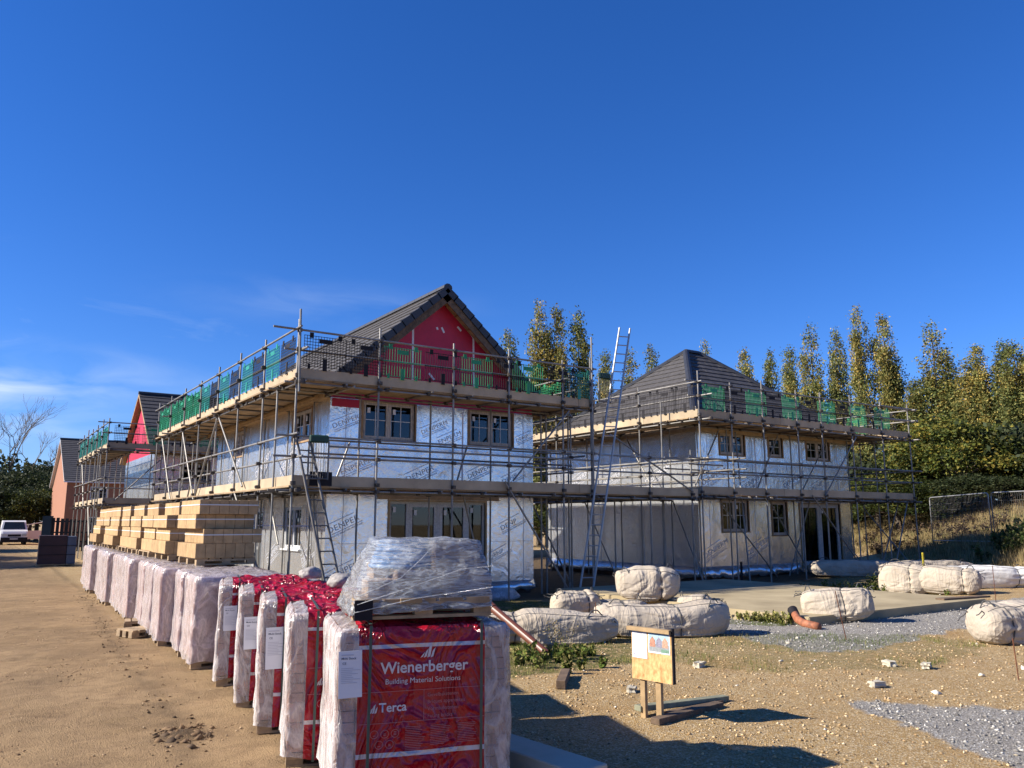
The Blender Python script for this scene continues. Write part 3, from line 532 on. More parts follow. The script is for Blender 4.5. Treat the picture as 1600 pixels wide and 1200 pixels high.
EAVE = 4.72
def house_gable():
    """near house: silver foil walls, red gable facing the camera"""
    h = thing('unfinished_house', 'silver foil wrapped house with a red gable facing the camera, behind scaffolding', 'house', (10, 18.3, -.1), 'timber frame houses wrapped in silver foil')
    X0, X1, Y0, Y1 = 7.0, 13.0, 18.3, 28.8
    F = frame(X0, Y0); S = frame(X0, Y1, 0, -90); Bk = frame(X1, Y1, 0, 180); Rt = frame(X1, Y0, 0, 90)
    fh = [(.86, 2.28, 3.76, 4.70), (3.91, 5.30, 3.78, 4.70), (1.64, 4.43, .16, 2.24)]
    wf = wall('front_wall', F, h, 0, 6, -.02, EAVE, .28, fh, FOIL)
    sd = [(Y1 - 21.3, Y1 - 20.0, 1.06, 2.12), (Y1 - 20.9, Y1 - 19.5, 3.8, 4.6), (Y1 - 24.1, Y1 - 23.2, .1, 2.15), (Y1 - 26.6, Y1 - 25.6, 3.8, 4.6)]
    ws = wall('side_wall', S, h, .281, 10.22, -.02, EAVE, .28, sd, FOIL)
    wall('side_wall', Rt, h, .281, 10.22, -.02, EAVE, .28, [], FOIL); wall('rear_wall', Bk, h, 0, 6, -.02, EAVE, .28, [(2, 3.2, 1.1, 2.1), (2, 3.2, 3.7, 4.5)], FOIL)
    MB().box(X0 + .06, X1 - .06, Y0 + .06, Y1 - .06, -.35, -.022).put('plinth', PLINTH, None, h)
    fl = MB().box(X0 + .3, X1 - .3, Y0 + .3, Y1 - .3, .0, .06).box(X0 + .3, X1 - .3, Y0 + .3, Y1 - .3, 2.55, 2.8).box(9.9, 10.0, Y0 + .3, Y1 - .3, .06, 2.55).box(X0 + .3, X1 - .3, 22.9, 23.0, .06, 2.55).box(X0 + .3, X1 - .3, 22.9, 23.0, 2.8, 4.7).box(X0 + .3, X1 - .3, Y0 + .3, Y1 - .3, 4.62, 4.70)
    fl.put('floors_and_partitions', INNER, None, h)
    # foil seams, battens and tape lines on the front
    for x in (.42, 3.0, 3.42, 5.66, 1.2): box('foil_seam', F, x, x + .012, -.006, -.0005, 2.5 if x in (1.2,) else .05, 3.7 if x == 1.2 else 4.6 if x in (.42, 3.0, 3.42, 5.66) and not any(a < x < b for a, b, _, _ in fh) else 2.2, INK, wf)
    for z in (1.22, 2.62, 3.5): 
        for a, b in ((.05, 1.5), (4.6, 5.95)) if z < 2.2 else ((.05, 5.95),): box('foil_seam', F, a, b, -.007, -.0015, z, z + .008, INK, wf)
    box('white_tape', F, 3.69, 3.73, -.006, -.001, 2.4, 4.6, TAPEW, wf)
    for x, z, s in ((.08, 1.45, .3), (.1, .35, .3), (2.1, 2.72, .3), (.35, 2.85, .28), (3.9, 2.85, .27), (5.0, 2.75, .26), (4.95, 1.5, .28), (4.6, .75, .24), (2.5, 3.95, .24), (5.45, 3.9, .22), (3.0, 3.72, .26), (.1, 3.95, .26)):
        lettering_panel(F, wf, x, z, s * .66, random.choice(['DENPERM', 'DENPER', 'ENPERM']) if x < 4.4 else 'DENP')
    window(F, h, *fh[0]); window(F, h, *fh[1]); window(F, h, *fh[2], fm=PVCGREY, bars=False, door=True, name='french_doors', side_lights=True)
    box('timber_lintel', F, 1.3, 4.85, -.03, -.002, 2.29, 2.44, PINE, wf)
    window(S, h, *sd[0], fm=WHITEP, surround=False, sill=WHITEP); window(S, h, *sd[1]); window(S, h, *sd[3])
    dr = window(S, h, *sd[2], lights=1, fm=WHITEP, bars=False, surround=False, door=True, name='front_door', stickers=False)
    box('door_panel', S, sd[2][0] + .16, sd[2][1] - .16, .05, .09, .35, 1.15, mat('door_grey', (.08, .09, .10), .4), dr); box('letter_plate', S, sd[2][0] + .32, sd[2][1] - .32, .035, .05, .95, 1.03, ALU, dr)
    for x in (1.0, 2.6, 3.9, 5.6, 9.2, 9.9): box('foil_seam', S, x, x + .012, -.006, -.0005, .1, 4.6, INK, ws)
    box('white_tape', S, .3, 10.2, -.007, -.001, 1.62, 1.65, TAPEW, ws)
    for x in (1.6, 4.7, 7.0): lettering_panel(S, ws, x, 3.0, .28, 'DENPERM')
    lettering_panel(S, ws, 9.0, .7, .2, 'DENP'); lettering_panel(S, ws, 6.2, .6, .22, 'DENPERM')
    # loose foil hem
    hem = MB(); rr = random.Random(3)
    for M_, n_, l_ in ((F, 26, 6.0), (S, 40, 10.2), (Rt, 30, 10.2)):
        pr = None
        for i in range(n_ + 1):
            x = l_ * i / n_; d = rr.uniform(.0, .12); col = [M_ @ Vector((x, -.004, .18)), M_ @ Vector((x, -.02 - d * .6, .06 + rr.uniform(-.03, .03))), M_ @ Vector((x, -.03 - d, -.06 + rr.uniform(-.05, .05)))]
            k = len(hem.v); hem.v += [tuple(c) for c in col]
            if pr is not None: hem.f += [[pr, k, k + 1, pr + 1], [pr + 1, k + 1, k + 2, pr + 2]]
            pr = k
    me = bpy.data.meshes.new('foil_hem'); me.from_pydata(hem.v, [], hem.f); me.polygons.foreach_set('use_smooth', [True] * len(me.polygons)); o = put('loose_foil_hem', me, FOIL, None, h)
    sm = o.modifiers.new('t', 'SOLIDIFY'); sm.thickness = .004
    # red gable and roof: ridge runs away from the camera
    cx = 10.0; zr = 7.86; hw = 3.32; ze = 4.93; slope = math.atan2(zr - ze, hw)
    MB().poly([(X0 + .02, Y0 + .02, EAVE), (X1 - .02, Y0 + .02, EAVE), (X1 - .02, Y0 + .02, EAVE + .25), (cx, Y0 + .02, 7.62), (X0 + .02, Y0 + .02, EAVE + .25)], (0, .1, 0)).put('red_gable', REDM, None, h)
    MB().poly([(X0 + .02, Y1 - .12, EAVE), (X1 - .02, Y1 - .12, EAVE), (X1 - .02, Y1 - .12, EAVE + .25), (cx, Y1 - .12, 7.62), (X0 + .02, Y1 - .12, EAVE + .25)], (0, .1, 0)).put('red_gable', REDM, None, h)
    box('red_strip', F, .05, .8, -.012, -.001, 4.5, 4.7, REDM, wf)
    G = frame(cx, Y0 + .02)
    for (x0, z0, x1, z1) in ((-.82, 5.2, -.84, 6.85), (1.03, 5.3, 1.0, 6.70), (-.84, 6.85, -1.08, 6.70), (1.0, 6.70, .88, 6.84), (.06, 6.88, .14, 6.74), (.54, 6.97, .66, 6.87), (-.08, 6.86, -.06, 6.79), (-.30, 5.6, -.14, 5.44)):
        d = Vector((x1 - x0, 0, z1 - z0)); T = G @ Matrix.Translation((x0, -.006, z0)) @ Matrix.Rotation(math.atan2(d.x, d.z), 4, 'Y')
        put('white_tape_strip', boxmesh(.055, .004, d.length), TAPEW, T, h)
    YF = Y0 - .34; YB = Y1 + .3; SL = math.hypot(hw, zr - ze)
    roof = MB().poly([(cx - hw, YF + .05, ze - .05), (cx, YF + .05, zr - .05), (cx + hw, YF + .05, ze - .05), (cx + hw, YF + .05, ze - .17), (cx, YF + .05, zr - .17), (cx - hw, YF + .05, ze - .17)], (0, YB - YF - .1, 0)).put('roof', DARKW, None, h)
    st = MB(); W_ = YB - YF
    f0 = lambda s: 0.; f1 = lambda s: W_
    n = tile_slope(roof, (cx - hw, YF, ze), (0, 1, 0), (math.cos(slope), 0, math.sin(slope)), W_, SL, f0, f1, 300, st)
    tile_slope(roof, (cx + hw, YF, ze), (0, 1, 0), (-math.cos(slope), 0, math.sin(slope)), W_, SL, f0, f1, 0, st)
    st.put('roof_tiles', TILE, None, roof, kind='stuff')
    ridge_caps(roof, (cx, YF - .02, zr + .03), (cx, YB, zr + .03))
    # verge units (dark stepped caps) and the timber soffit ladder under the overhang
    for sx in (-1, 1):
        d = Vector((-sx * math.cos(slope), 0, math.sin(slope))); nn = Vector((sx * math.sin(slope), 0, math.cos(slope)))
        for i in range(13):
            a = Vector((cx + sx * hw, YF - .035, ze)) + d * (SL * i / 13 - .03)
            MB().poly([nn * -.12, d * (SL / 13 + .03) + nn * -.12, d * (SL / 13 + .03) + nn * .045, nn * .075], (0, .06, 0)).put('verge_cap', TILEE, Matrix.Translation(a), roof)
        e0 = Vector((cx + sx * (hw + .02), 0, ze)); e1 = Vector((cx, 0, zr))
        q = MB(); 
        off = nn * -.175
        q.poly([Vector((e0.x, YF + .04, e0.z)) + off, Vector((e1.x, YF + .04, e1.z)) + off, Vector((e1.x, Y0 + .02, e1.z)) + off, Vector((e0.x, Y0 + .02, e0.z)) + off], nn * -.025); q.put('soffit_board', PINE, None, roof)
        for i in range(9):
            c = e0.lerp(e1, (i + .5) / 9) + nn * -.23; put('soffit_noggin', boxmesh(.045, Y0 - YF - .05, .07), SOFFIT, Matrix.Translation((c.x, YF + .05, c.z)) @ Matrix.Rotation(-sx * 0., 4, 'Y'), roof)
        bb = MB(); bb.poly([Vector((e0.x, YF + .005, e0.z)) + nn * -.12, Vector((e1.x, YF + .005, e1.z)) + nn * -.12, Vector((e1.x, YF + .005, e1.z)) + nn * -.3, Vector((e0.x, YF + .005, e0.z)) + nn * -.3], (0, .03, 0)); bb.put('barge_board', DARKW, None, roof)
        # eaves: fascia
        MB().box(cx + sx * (hw - .04) - .015, cx + sx * (hw - .04) + .015, YF, YB, ze - .3, ze - .17).put('fascia', PINE, None, roof)
    for sx in (-1, 1): MB().box(min(cx + sx * hw, cx + sx * 3.0), max(cx + sx * hw, cx + sx * 3.0), Y0, Y1, ze - .24, ze - .22).put('soffit_board', PINE, None, roof)
    return h
def house_hip():
    h = thing('unfinished_house', 'silver foil wrapped house with a dark hipped roof, right of the red gable', 'house', (23.7, 18.4, -.1), 'timber frame houses wrapped in silver foil')
    X0, X1, Y0, Y1 = 19.65, 27.9, 18.4, 26.6
    F = frame(X0, Y0); S = frame(X0, Y1, 0, -90); Rt = frame(X1, Y0, 0, 90); Bk = frame(X1, Y1, 0, 180)
    g = lambda a, b, c, d: (a - X0, b - X0, c, d)
    fh = [g(20.78, 22.02, 3.98, 4.70), g(23.3, 24.05, 4.02, 4.70), g(25.45, 26.8, 4.0, 4.70), g(20.75, 22.05, 1.42, 2.45), g(23.3, 24.1, 1.28, 2.42), g(24.85, 27.2, .2, 2.38)]
    wf = wall('front_wall', F, h, 0, X1 - X0, -.02, EAVE, .28, fh, FOIL)
    ws = wall('side_wall', S, h, .281, Y1 - Y0 - .281, -.02, EAVE, .28, [], FOIL); wall('side_wall', Rt, h, .281, Y1 - Y0 - .281, -.02, EAVE, .28, [], FOIL); wall('rear_wall', Bk, h, 0, X1 - X0, -.02, EAVE, .28, [], FOIL)
    MB().box(X0 + .06, X1 - .06, Y0 + .06, Y1 - .06, -.35, -.022).put('plinth', PLINTH, None, h)
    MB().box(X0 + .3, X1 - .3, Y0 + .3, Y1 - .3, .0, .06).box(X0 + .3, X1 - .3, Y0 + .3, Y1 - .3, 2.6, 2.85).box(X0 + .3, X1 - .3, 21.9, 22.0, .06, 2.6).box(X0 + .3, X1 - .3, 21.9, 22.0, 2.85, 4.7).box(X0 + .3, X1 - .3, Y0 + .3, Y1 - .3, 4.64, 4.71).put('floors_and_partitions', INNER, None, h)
    for i in (0, 1, 2): window(F, h, *fh[i], lights=1 if i == 1 else 2)
    for i in (3, 4): window(F, h, *fh[i], lights=1 if i == 4 else 2)
    window(F, h, *fh[5], fm=PVCGREY, bars=False, door=True, name='french_doors')
    for x in (.5, 2.75, 3.3, 4.6, 5.5, 7.6): box('foil_seam', F, x, x + .012, -.006, -.0005, .1 if x in (.5, 2.75, 7.6) else 2.7, 4.6 if x not in (4.6,) else 3.9, INK, wf)
    box('white_tape', F, 2.9, 2.94, -.006, -.001, 2.6, 4.6, TAPEW, wf)
    for x, z in ((.25, 2.9), (2.2, 2.8), (4.4, 2.9), (6.0, 2.8), (2.3, .6), (.2, .55)): lettering_panel(F, wf, x, z, .24, 'DENPERM' if x < 5 else 'DENP')
    for x in (1.2, 3.3, 5.6): box('foil_seam', S, x, x + .012, -.006, -.0005, .1, 4.6, INK, ws); lettering_panel(S, ws, x + .2, 3.0, .26, 'DENPERM')
    hem = MB(); rr = random.Random(5)
    for M_, n_, l_ in ((F, 34, 5.0), (S, 36, 8.2)):
        pr = None
        for i in range(n_ + 1):
            x = l_ * i / n_; d = rr.uniform(.02, .16); k = len(hem.v); hem.v += [tuple(M_ @ Vector((x, -.004, .3))), tuple(M_ @ Vector((x, -.03 - d * .6, .13 + rr.uniform(-.04, .04)))), tuple(M_ @ Vector((x, -.04 - d, -.02 + rr.uniform(-.06, .06))))]
            if pr is not None: hem.f += [[pr, k, k + 1, pr + 1], [pr + 1, k + 1, k + 2, pr + 2]]
            pr = k
    me = bpy.data.meshes.new('foil_hem'); me.from_pydata(hem.v, [], hem.f); me.polygons.foreach_set('use_smooth', [True] * len(me.polygons)); o = put('loose_foil_hem', me, FOIL, None, h)
    sm = o.modifiers.new('t', 'SOLIDIFY'); sm.thickness = .004
    # hipped roof
    a0, a1, b0, b1 = X0 - .34, X1 + .34, Y0 - .34, Y1 + .34; ze = 4.93; ry = (b0 + b1) / 2; run = ry - b0; rx0, rx1 = a0 + run - .1, a1 - run + .45
    rx1 = max(rx1, rx0 + .75); zr = 8.55
    E = [Vector((a0, b0, ze)), Vector((a1, b0, ze)), Vector((a1, b1, ze)), Vector((a0, b1, ze))]; T0 = Vector((rx0, ry, zr)); T1 = Vector((rx1, ry, zr))
    dz = Vector((0, 0, -.12)); b = MB(); b.v = [tuple(v + Vector((0, 0, -.03))) for v in E] + [tuple(T0 + Vector((0, 0, -.03))), tuple(T1 + Vector((0, 0, -.03)))] + [tuple(v + dz) for v in E]
    b.f = [[0, 1, 5, 4], [1, 2, 5], [2, 3, 4, 5], [3, 0, 4], [6, 7, 1, 0], [7, 8, 2, 1], [8, 9, 3, 2], [9, 6, 0, 3], [6, 9, 8, 7]]
    roof = b.put('roof', DARKW, None, h); st = MB()
    def slope(P, Q, A, B_, lim):
        U = (Q - P).normalized(); w = (Q - P).length; mid = A - P; along = mid.dot(U); up = mid - U * along; Lh = up.length; S_ = up.normalized(); tB = (B_ - P).dot(U)
        return tile_slope(roof, P, U, S_, w, Lh, lambda s: along * s / Lh, lambda s: w - (w - tB) * s / Lh, lim, st)
    n = slope(E[0], E[1], T0, T1, 300); slope(E[3], E[0], T0, T0, max(0, 300 - n)); slope(E[1], E[2], T1, T1, 0); slope(E[2], E[3], T1, T0, 0)
    st.put('roof_tiles', TILE, None, roof, kind='stuff')
    up = Vector((0, 0, .035))
    for p, q in ((E[0], T0), (E[1], T1), (E[2], T1), (E[3], T0), (T0, T1)): ridge_caps(roof, p + up, q + up)
    b = MB().box(a0 + .02, a1 - .02, b0 + .02, b0 + .05, ze - .28, ze - .122).box(a0 + .02, a0 + .05, b0 + .05, b1 - .02, ze - .28, ze - .122); b.put('fascia', PINE, None, roof)
    MB().box(a0 + .05, a1 - .02, b0 + .05, Y0, ze - .2, ze - .18).box(a0 + .05, X0, Y0, Y1, ze - .2, ze - .18).put('soffit_board', PINE, None, roof)
def far_house(label, X0, X1, Y0, Y1, ze, zr, wm, gm, tm, windows, finished):
    h = thing('brick_house' if finished else 'unfinished_house', label, 'house', ((X0 + X1) / 2, Y0, 0), None if finished else 'timber frame houses wrapped in silver foil')
    F = frame(X0, Y0); wf = wall('front_wall', F, h, 0, X1 - X0, -.1, ze - .15, .25, windows, wm)
    wall('side_wall', frame(X0, Y1, 0, -90), h, .251, Y1 - Y0 - .251, -.1, ze - .15, .25, [], gm if finished else wm)
    wall('side_wall', frame(X1, Y0, 0, 90), h, .251, Y1 - Y0 - .251, -.1, ze - .15, .25, [], wm); wall('rear_wall', frame(X1, Y1, 0, 180), h, 0, X1 - X0, -.1, ze - .15, .25, [], wm)
    for w_ in windows: window(F, h, *w_, fm=WHITEP if finished else PVCTAPE, surround=not finished)
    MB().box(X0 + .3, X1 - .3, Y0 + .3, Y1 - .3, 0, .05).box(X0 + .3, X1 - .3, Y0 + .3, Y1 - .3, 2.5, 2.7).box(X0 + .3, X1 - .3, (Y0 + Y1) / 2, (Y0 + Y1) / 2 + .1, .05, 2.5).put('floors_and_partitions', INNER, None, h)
    cy = (Y0 + Y1) / 2; e = .35
    for x in (X0 + .01, X1 - .11): MB().poly([(x, Y0 + .01, ze - .149), (x, Y1 - .01, ze - .149), (x, cy, zr - .22)], (.1, 0, 0)).put('gable', gm, None, h)
    run = cy - Y0 + e; sl = math.atan2(zr - ze + .1, run); SL = math.hypot(run, zr - ze + .1); z0 = ze - .1
    roof = MB().poly([(X0 - .25, Y0 - e, z0 - .02), (X0 - .25, cy, zr - .02), (X0 - .25, Y1 + e, z0 - .02), (X0 - .25, Y1 + e, z0 - .14), (X0 - .25, cy, zr - .14), (X0 - .25, Y0 - e, z0 - .14)], (X1 - X0 + .5, 0, 0)).put('roof', PINE if not finished else WHITEP, None, h)
    st = MB(); W_ = X1 - X0 + .5
    tile_slope(roof, (X0 - .25, Y0 - e, z0), (1, 0, 0), (0, math.cos(sl), math.sin(sl)), W_, SL, lambda s: 0., lambda s: W_, 0, st, tw=.4, tg=.36); tile_slope(roof, (X0 - .25, Y1 + e, z0), (1, 0, 0), (0, -math.cos(sl), math.sin(sl)), W_, SL, lambda s: 0., lambda s: W_, 0, st, tw=.4, tg=.36)
    st.put('roof_tiles', tm, None, roof, kind='stuff'); ridge_caps(roof, (X0 - .25, cy, zr + .03), (X1 + .25, cy, zr + .03))
    return h
house_gable(); house_hip()
TILEF = mat('roof_tile_far', (.075, .068, .068), .7, 0, .2, 3)
BRICKF = mat('orange_brickwork', (.40, .18, .105), .9, 0, .16, 14, .3, 30)
hc = far_house('half built house with a narrow red gable end, beyond the tan block stacks', 6.7, 15.0, 38.8, 46.8, 4.95, 8.0, FOIL, REDM, TILEF, [(1.2, 2.4, 1.0, 2.1), (1.2, 2.4, 3.5, 4.5), (4, 5, 3.5, 4.5), (4.2, 5.2, .1, 2.1)], False)
hd = far_house('finished orange brick house with a dark roof, farthest left behind the black fence', 6.0, 15.5, 69.5, 82.3, 4.9, 8.5, BRICKF, BRICKF, TILEF, [(1.6, 2.8, 1.0, 2.1), (1.6, 2.8, 3.4, 4.4), (5, 6.2, 3.4, 4.4)], True)

he = far_house('foil wrapped house glimpsed through the gap between the two main houses', 13.5, 21.5, 37.0, 44.5, 4.7, 7.2, FOIL, REDM, TILEF, [(1.2, 2.4, 1.0, 2.1), (4.2, 5.4, 1.0, 2.1), (1.2, 2.4, 3.4, 4.4), (4.2, 5.4, 3.4, 4.4)], False)
# ------------------------------------------------------------------ scaffolding
CL = MB().box(-.05, .05, -.035, .035, -.04, .04).box(-.035, .035, -.055, .055, -.03, .03).tube((0, .03, 0), (0, .09, 0), .012, k=6)
def guard_mesh(kind):
    """brick guard: wire mesh panel with moulded hooks"""
    key = ('g', kind)
    if key in CACHE: return CACHE[key]
    b = MB(); w, h = .98, .70
    if kind == 'bar':
        for i in range(15): x = .02 + i * (w - .04) / 14; b.box(x - .0035, x + .0035, -.005, .005, 0, h)
        for z in (.01, h * .5, h - .02): b.box(0, w, -.009, -.004, z - .008, z + .008)
    else:
        for i in range(16): x = .01 + i * (w - .02) / 15; b.box(x - .005, x + .005, -.005, .005, 0, h)
        for i in range(11): z = .01 + i * (h - .02) / 10; b.box(0, w, -.010, -.005, z - .006, z + .006)
    for x in (.12, w - .2): b.box(x, x + .09, -.022, -.010, h - .06, h + .06)
    b.box(w / 2 - .15, w / 2 + .15, -.016, -.0105, h - .16, h - .06); b.box(w / 2 - .05, w / 2 + .05, -.02, -.0105, -.07, .2); b.box(.1, .16, -.018, -.0105, -.05, .06); b.box(w - .16, w - .1, -.018, -.0105, -.05, .06)
    CACHE[key] = b.mesh('brick_guard'); return CACHE[key]
def coupler_mesh():
    if 'cp' not in CACHE: CACHE['cp'] = CL.mesh('coupler')
    return CACHE['cp']
BOARDM = {}
def board_run(root, M, x0, x1, y0, z, nb, m=BOARD, rs=None, w=.225, ln=3.9):
    rs = rs or random
    for j in range(nb):
        a = x0 - rs.uniform(0, 2.2); y = y0 + j * (w + .004)
        while a < x1:
            s0 = max(a, x0 - rs.uniform(0, .05)); s1 = min(a + ln - .01, x1 + rs.uniform(0, .05)); a += ln
            if s1 - s0 < .15: continue
            box('scaffold_board', M @ Matrix.Translation((0, 0, rs.uniform(-.003, .003))), s0, s1, y, y + w, z - .038, z, m, root)
def scaffold_run(root, M, L_, bays, g=(-.1,), lifts=(2.50, 4.82), top=6.15, depth=1.25, inner_top=None, outer=True, inner=True, guards=None, braces=(), rs=None, toe=True, seg=6.0, rails=True, ends=(True, True), gz=-.12, boards=5, topvar=.12, inner_off=0., midrail=(.62, 1.05), lowguards=None, couplers=None, nofeet=False):
    """M: x along the run, y towards the wall; outer standards at y=0, inner at y=depth"""
    rs = rs or random.Random(int(L_ * 100)); cp = couplers
    base = lambda x, y: tz(*(M @ Vector((x, y, 0))).xy) - .02
    def C_(x, y, z, r=0):
        T = M @ Matrix.Translation((x, y, z)) @ Matrix.Rotation(r, 4, 'Z'); k = len(cp.v); cp.v += [tuple(T @ Vector(v)) for v in CL.v]; cp.f += [[k + i for i in f] for f in CL.f]
    for bx_ in bays:
        ox = rs.uniform(-.02, .02)
        if outer:
            t = top + rs.uniform(-topvar, topvar); j = rs.choice([2.0, 3.2])
            tube('standard', M, (bx_ + ox, 0, base(bx_, 0)), (bx_ + ox, 0, t), STEEL, root)
            box('base_plate', M, bx_ - .08, bx_ + .08, -.08, .08, base(bx_, 0) + .012, base(bx_, 0) + .022, STEELD, root)
        if inner:
            xi = bx_ + rs.uniform(-.25, .25); t = (inner_top or lifts[-1] - .12) + rs.uniform(-.05, .1)
            tube('standard', M, (xi, depth, base(xi, depth)), (xi, depth, t), STEEL, root)
        for z in lifts:
            if outer: C_(bx_, -.03, z - .1); C_(bx_, -.03, z + .05)
            if inner: C_(bx_, depth, z - .1)
    for z in lifts:
        a = -rs.uniform(.1, .5) if ends[0] else 0; e = L_ + (rs.uniform(.1, .5) if ends[1] else 0); zz = z - .1
        while a < e - .01:
            b_ = min(a + seg, e)
            if outer: tube('ledger', M, (a, .05, zz), (b_, .05, zz), STEEL, root); C_(b_, .05, zz)
            if inner: tube('ledger', M, (a, depth - .05, zz), (b_, depth - .05, zz), STEEL, root)
            a = b_ + .004
        x = .15
        while x < L_:
            tube('transom', M, (x, -rs.uniform(.06, .22), z - .062 - .0), (x, depth + rs.uniform(.05, .3), z - .062), STEELD, root, r=.0235); C_(x, .05, z - .08); C_(x, depth - .05, z - .08); x += rs.uniform(.95, 1.25)
        board_run(root, M, 0, L_, depth - .04 - boards * .229 + .02, z, boards, rs=rs)
        if toe and outer:
            a = -.02
            while a < L_ - .1:
                b_ = min(a + 3.9, L_ + .02); rbox('toe_board', M, ((a + b_) / 2, .045, z + .112), (b_ - a - .012, .038, .225), (rs.uniform(-.004, .004), rs.uniform(-.002, .002), 0), TOEB, root); a = b_
        if rails and outer:
            for dz in midrail:
                a = -rs.uniform(.15, .6) if ends[0] else 0; e = L_ + (rs.uniform(.15, .6) if ends[1] else 0)
                while a < e - .01:
                    b_ = min(a + seg, e); tube('guard_rail', M, (a, -.055 if dz > .8 else .05, z + dz), (b_, -.055 if dz > .8 else .05, z + dz + rs.uniform(-.01, .01)), STEEL, root); a = b_ + .004
                for bx_ in bays: C_(bx_, -.03, z + dz)
    for (xa, ya, za, xb, yb, zb) in braces: tube('brace', M, (xa, ya, za), (xb, yb, zb), STEEL, root)
    for (x, z, m, kind) in (guards or []): put('brick_guard', guard_mesh(kind), m, M @ Matrix.Translation((x, .015, z)) @ Matrix.Rotation(rs.uniform(-.03, .03), 4, 'X'), root)
def ladder(name, label, p0, p1, wid, parent=None, m=ALU, **k):
    """pole ladder: two stiles and rungs"""
    p0, p1 = Vector(p0), Vector(p1); d = (p1 - p0); t = thing(name, label, 'ladder', p0, 'ladders leaning on the scaffolding')
    side = Vector(k.get('side', (1, 0, 0))).normalized() * wid / 2; I = Matrix()
    for s in (-1, 1): tube('stile', I, p0 + side * s, p1 + side * s * .9, m, t, r=.027)
    n = int(d.length / .27)
    for i in range(1, n): c = p0 + d * (i / n); w = 1 - .1 * i / n; tube('rung', I, c - side * w, c + side * w, m, t, r=.015, k=8)
    return t
def gate(M, parent, w=.75, h=.75):
    g = MB().tube((0, 0, .1), (0, 0, h), .02).tube((w, 0, .1), (w, 0, h), .02).tube((0, 0, .12), (w, 0, .12), .015).tube((0, 0, h - .02), (w, 0, h - .02), .015)
    for i in range(7): g.tube((w * (i + 1) / 8, 0, .12), (w * (i + 1) / 8, 0, h - .02), .006, k=5)
    o = g.put('ladder_gate', STEELD, M, parent); box('gate_pad', M, .0, w, -.035, .035, h - .04, h + .13, GREEND, o, ch=.03)
    return o
BRK = lambda xs, y=0.02: [b for b in xs]
def scaffold_main():
    s = thing('scaffolding', 'tube and board scaffold with green mesh guards wrapped around the red gabled house', 'scaffold', (9.7, 16.7, -.15), 'scaffolds around the houses')
    cp = MB(); rs = random.Random(11)
    # front: x from 5.62 to 14.1
    FX = 5.62; F = frame(FX, 16.7)
    gz = 4.82 + .25
    fg = [(.12, gz + .02, BLACKP, 'wire'), (1.1, gz, BLACKP, 'wire'), (1.62 + .4, gz, GREENP, 'bar'), (3.1, gz, BLACKP, 'bar'), (4.05, gz, GREENP, 'bar'), (5.0, gz, BLACKP, 'bar'), (5.62, gz, GREENP, 'bar'), (6.75, gz, BLACKP, 'wire'), (7.3, gz, GREENP2, 'wire')]
    scaffold_run(s, F, 8.35, [0, 1.93, 3.9, 5.5, 7.22, 8.2], guards=fg, ends=(True, False), rs=rs, couplers=cp, top=6.1, depth=1.22,
        braces=[(5.6, -.05, 2.75, 7.4, -.05, 4.65), (5.35, -.05, 2.72, 7.4, -.05, -.1), (4.9, 1.2, 2.4, 5.6, 1.2, -.1), (.9, 1.22, 2.4, 1.25, 1.22, .2), (1.75, 1.2, 3.6, 1.4, 1.2, 2.6), (5.0, 1.2, 3.7, 4.65, 1.2, 2.6)])
    tube('standard', F, (8.16, -.1, 2.2), (8.16, -.1, 6.75), STEEL, s); tube('standard', F, (0.02, -.1, 4.5), (-.02, -.1, 6.32), STEEL, s)
    for z in (3.3, 3.62): tube('guard_rail', F, (.75, 1.15, z), (8.4, 1.15, z), STEELD, s)
    tube('guard_rail', F, (.75, -.05, 3.36), (8.4, -.05, 3.36), STEEL, s)
    # left side: y from 16.7 to 32.2
    L_ = 15.5; S = frame(5.62, 16.7 + L_, 0, -90); bays = [0, 2.2, 4.4, 6.6, 8.75, 10.95, 13.1]
    sg = []
    for i, b in enumerate(bays + [15.3]):
        if i == len(bays): break
        nb = (bays + [15.3])[i + 1]; c = GREENP if i < 3 else GREENP2
        sg.append((b + .12, gz, c, 'wire')); sg.append((b + 1.14, gz, BLACKP if i > 2 else c, 'wire'))
    scaffold_run(s, S, L_ - .02, bays, guards=sg, rs=rs, couplers=cp, ends=(True, True), boards=6, depth=1.32, inner_top=4.7, midrail=(.6, 1.08),
        braces=[(9.0, -.05, 4.6, 6.5, -.05, 2.1), (9.2, -.05, 4.6, 11.9, -.05, 2.6), (11.2, -.05, 2.5, 14.3, -.05, .1), (4.6, -.05, 4.6, 6.7, -.05, 2.4), (1.2, -.05, 4.7, 3.4, -.05, 2.4), (6.2, -.05, 2.9, 4.3, -.05, .2), (12.0, .6, 2.4, 12.9, .6, 1.2)])
    for z in (5.42,): tube('guard_rail', S, (-.3, .05, z + .02), (L_ + .3, .05, z + .02), STEEL, s)
    # bridge at the first lift towards the next house, right return and rear return
    B = frame(14.0, 16.7); scaffold_run(s, B, 3.9, [1.9, 3.6], lifts=(2.48,), top=3.75, guards=None, rs=rs, couplers=cp, ends=(False, False), depth=1.25, inner_top=2.6, braces=[(3.6, -.05, 2.6, 1.0, .6, 4.2)])
    Rr = frame(14.1, 18.0, 0, 90); scaffold_run(s, Rr, 10, [0, 2, 4.1, 6.2, 8.3, 9.8], rs=rs, couplers=cp, depth=.9, boards=3, guards=[(.4, gz, GREENP, 'wire'), (1.6, gz, GREENP2, 'wire'), (3.4, gz, GREENP, 'wire'), (6, gz, GREENP, 'wire')], braces=[(0, -.05, -.1, 2, -.05, 2.3), (4, -.05, 2.6, 6, -.05, 4.6)])
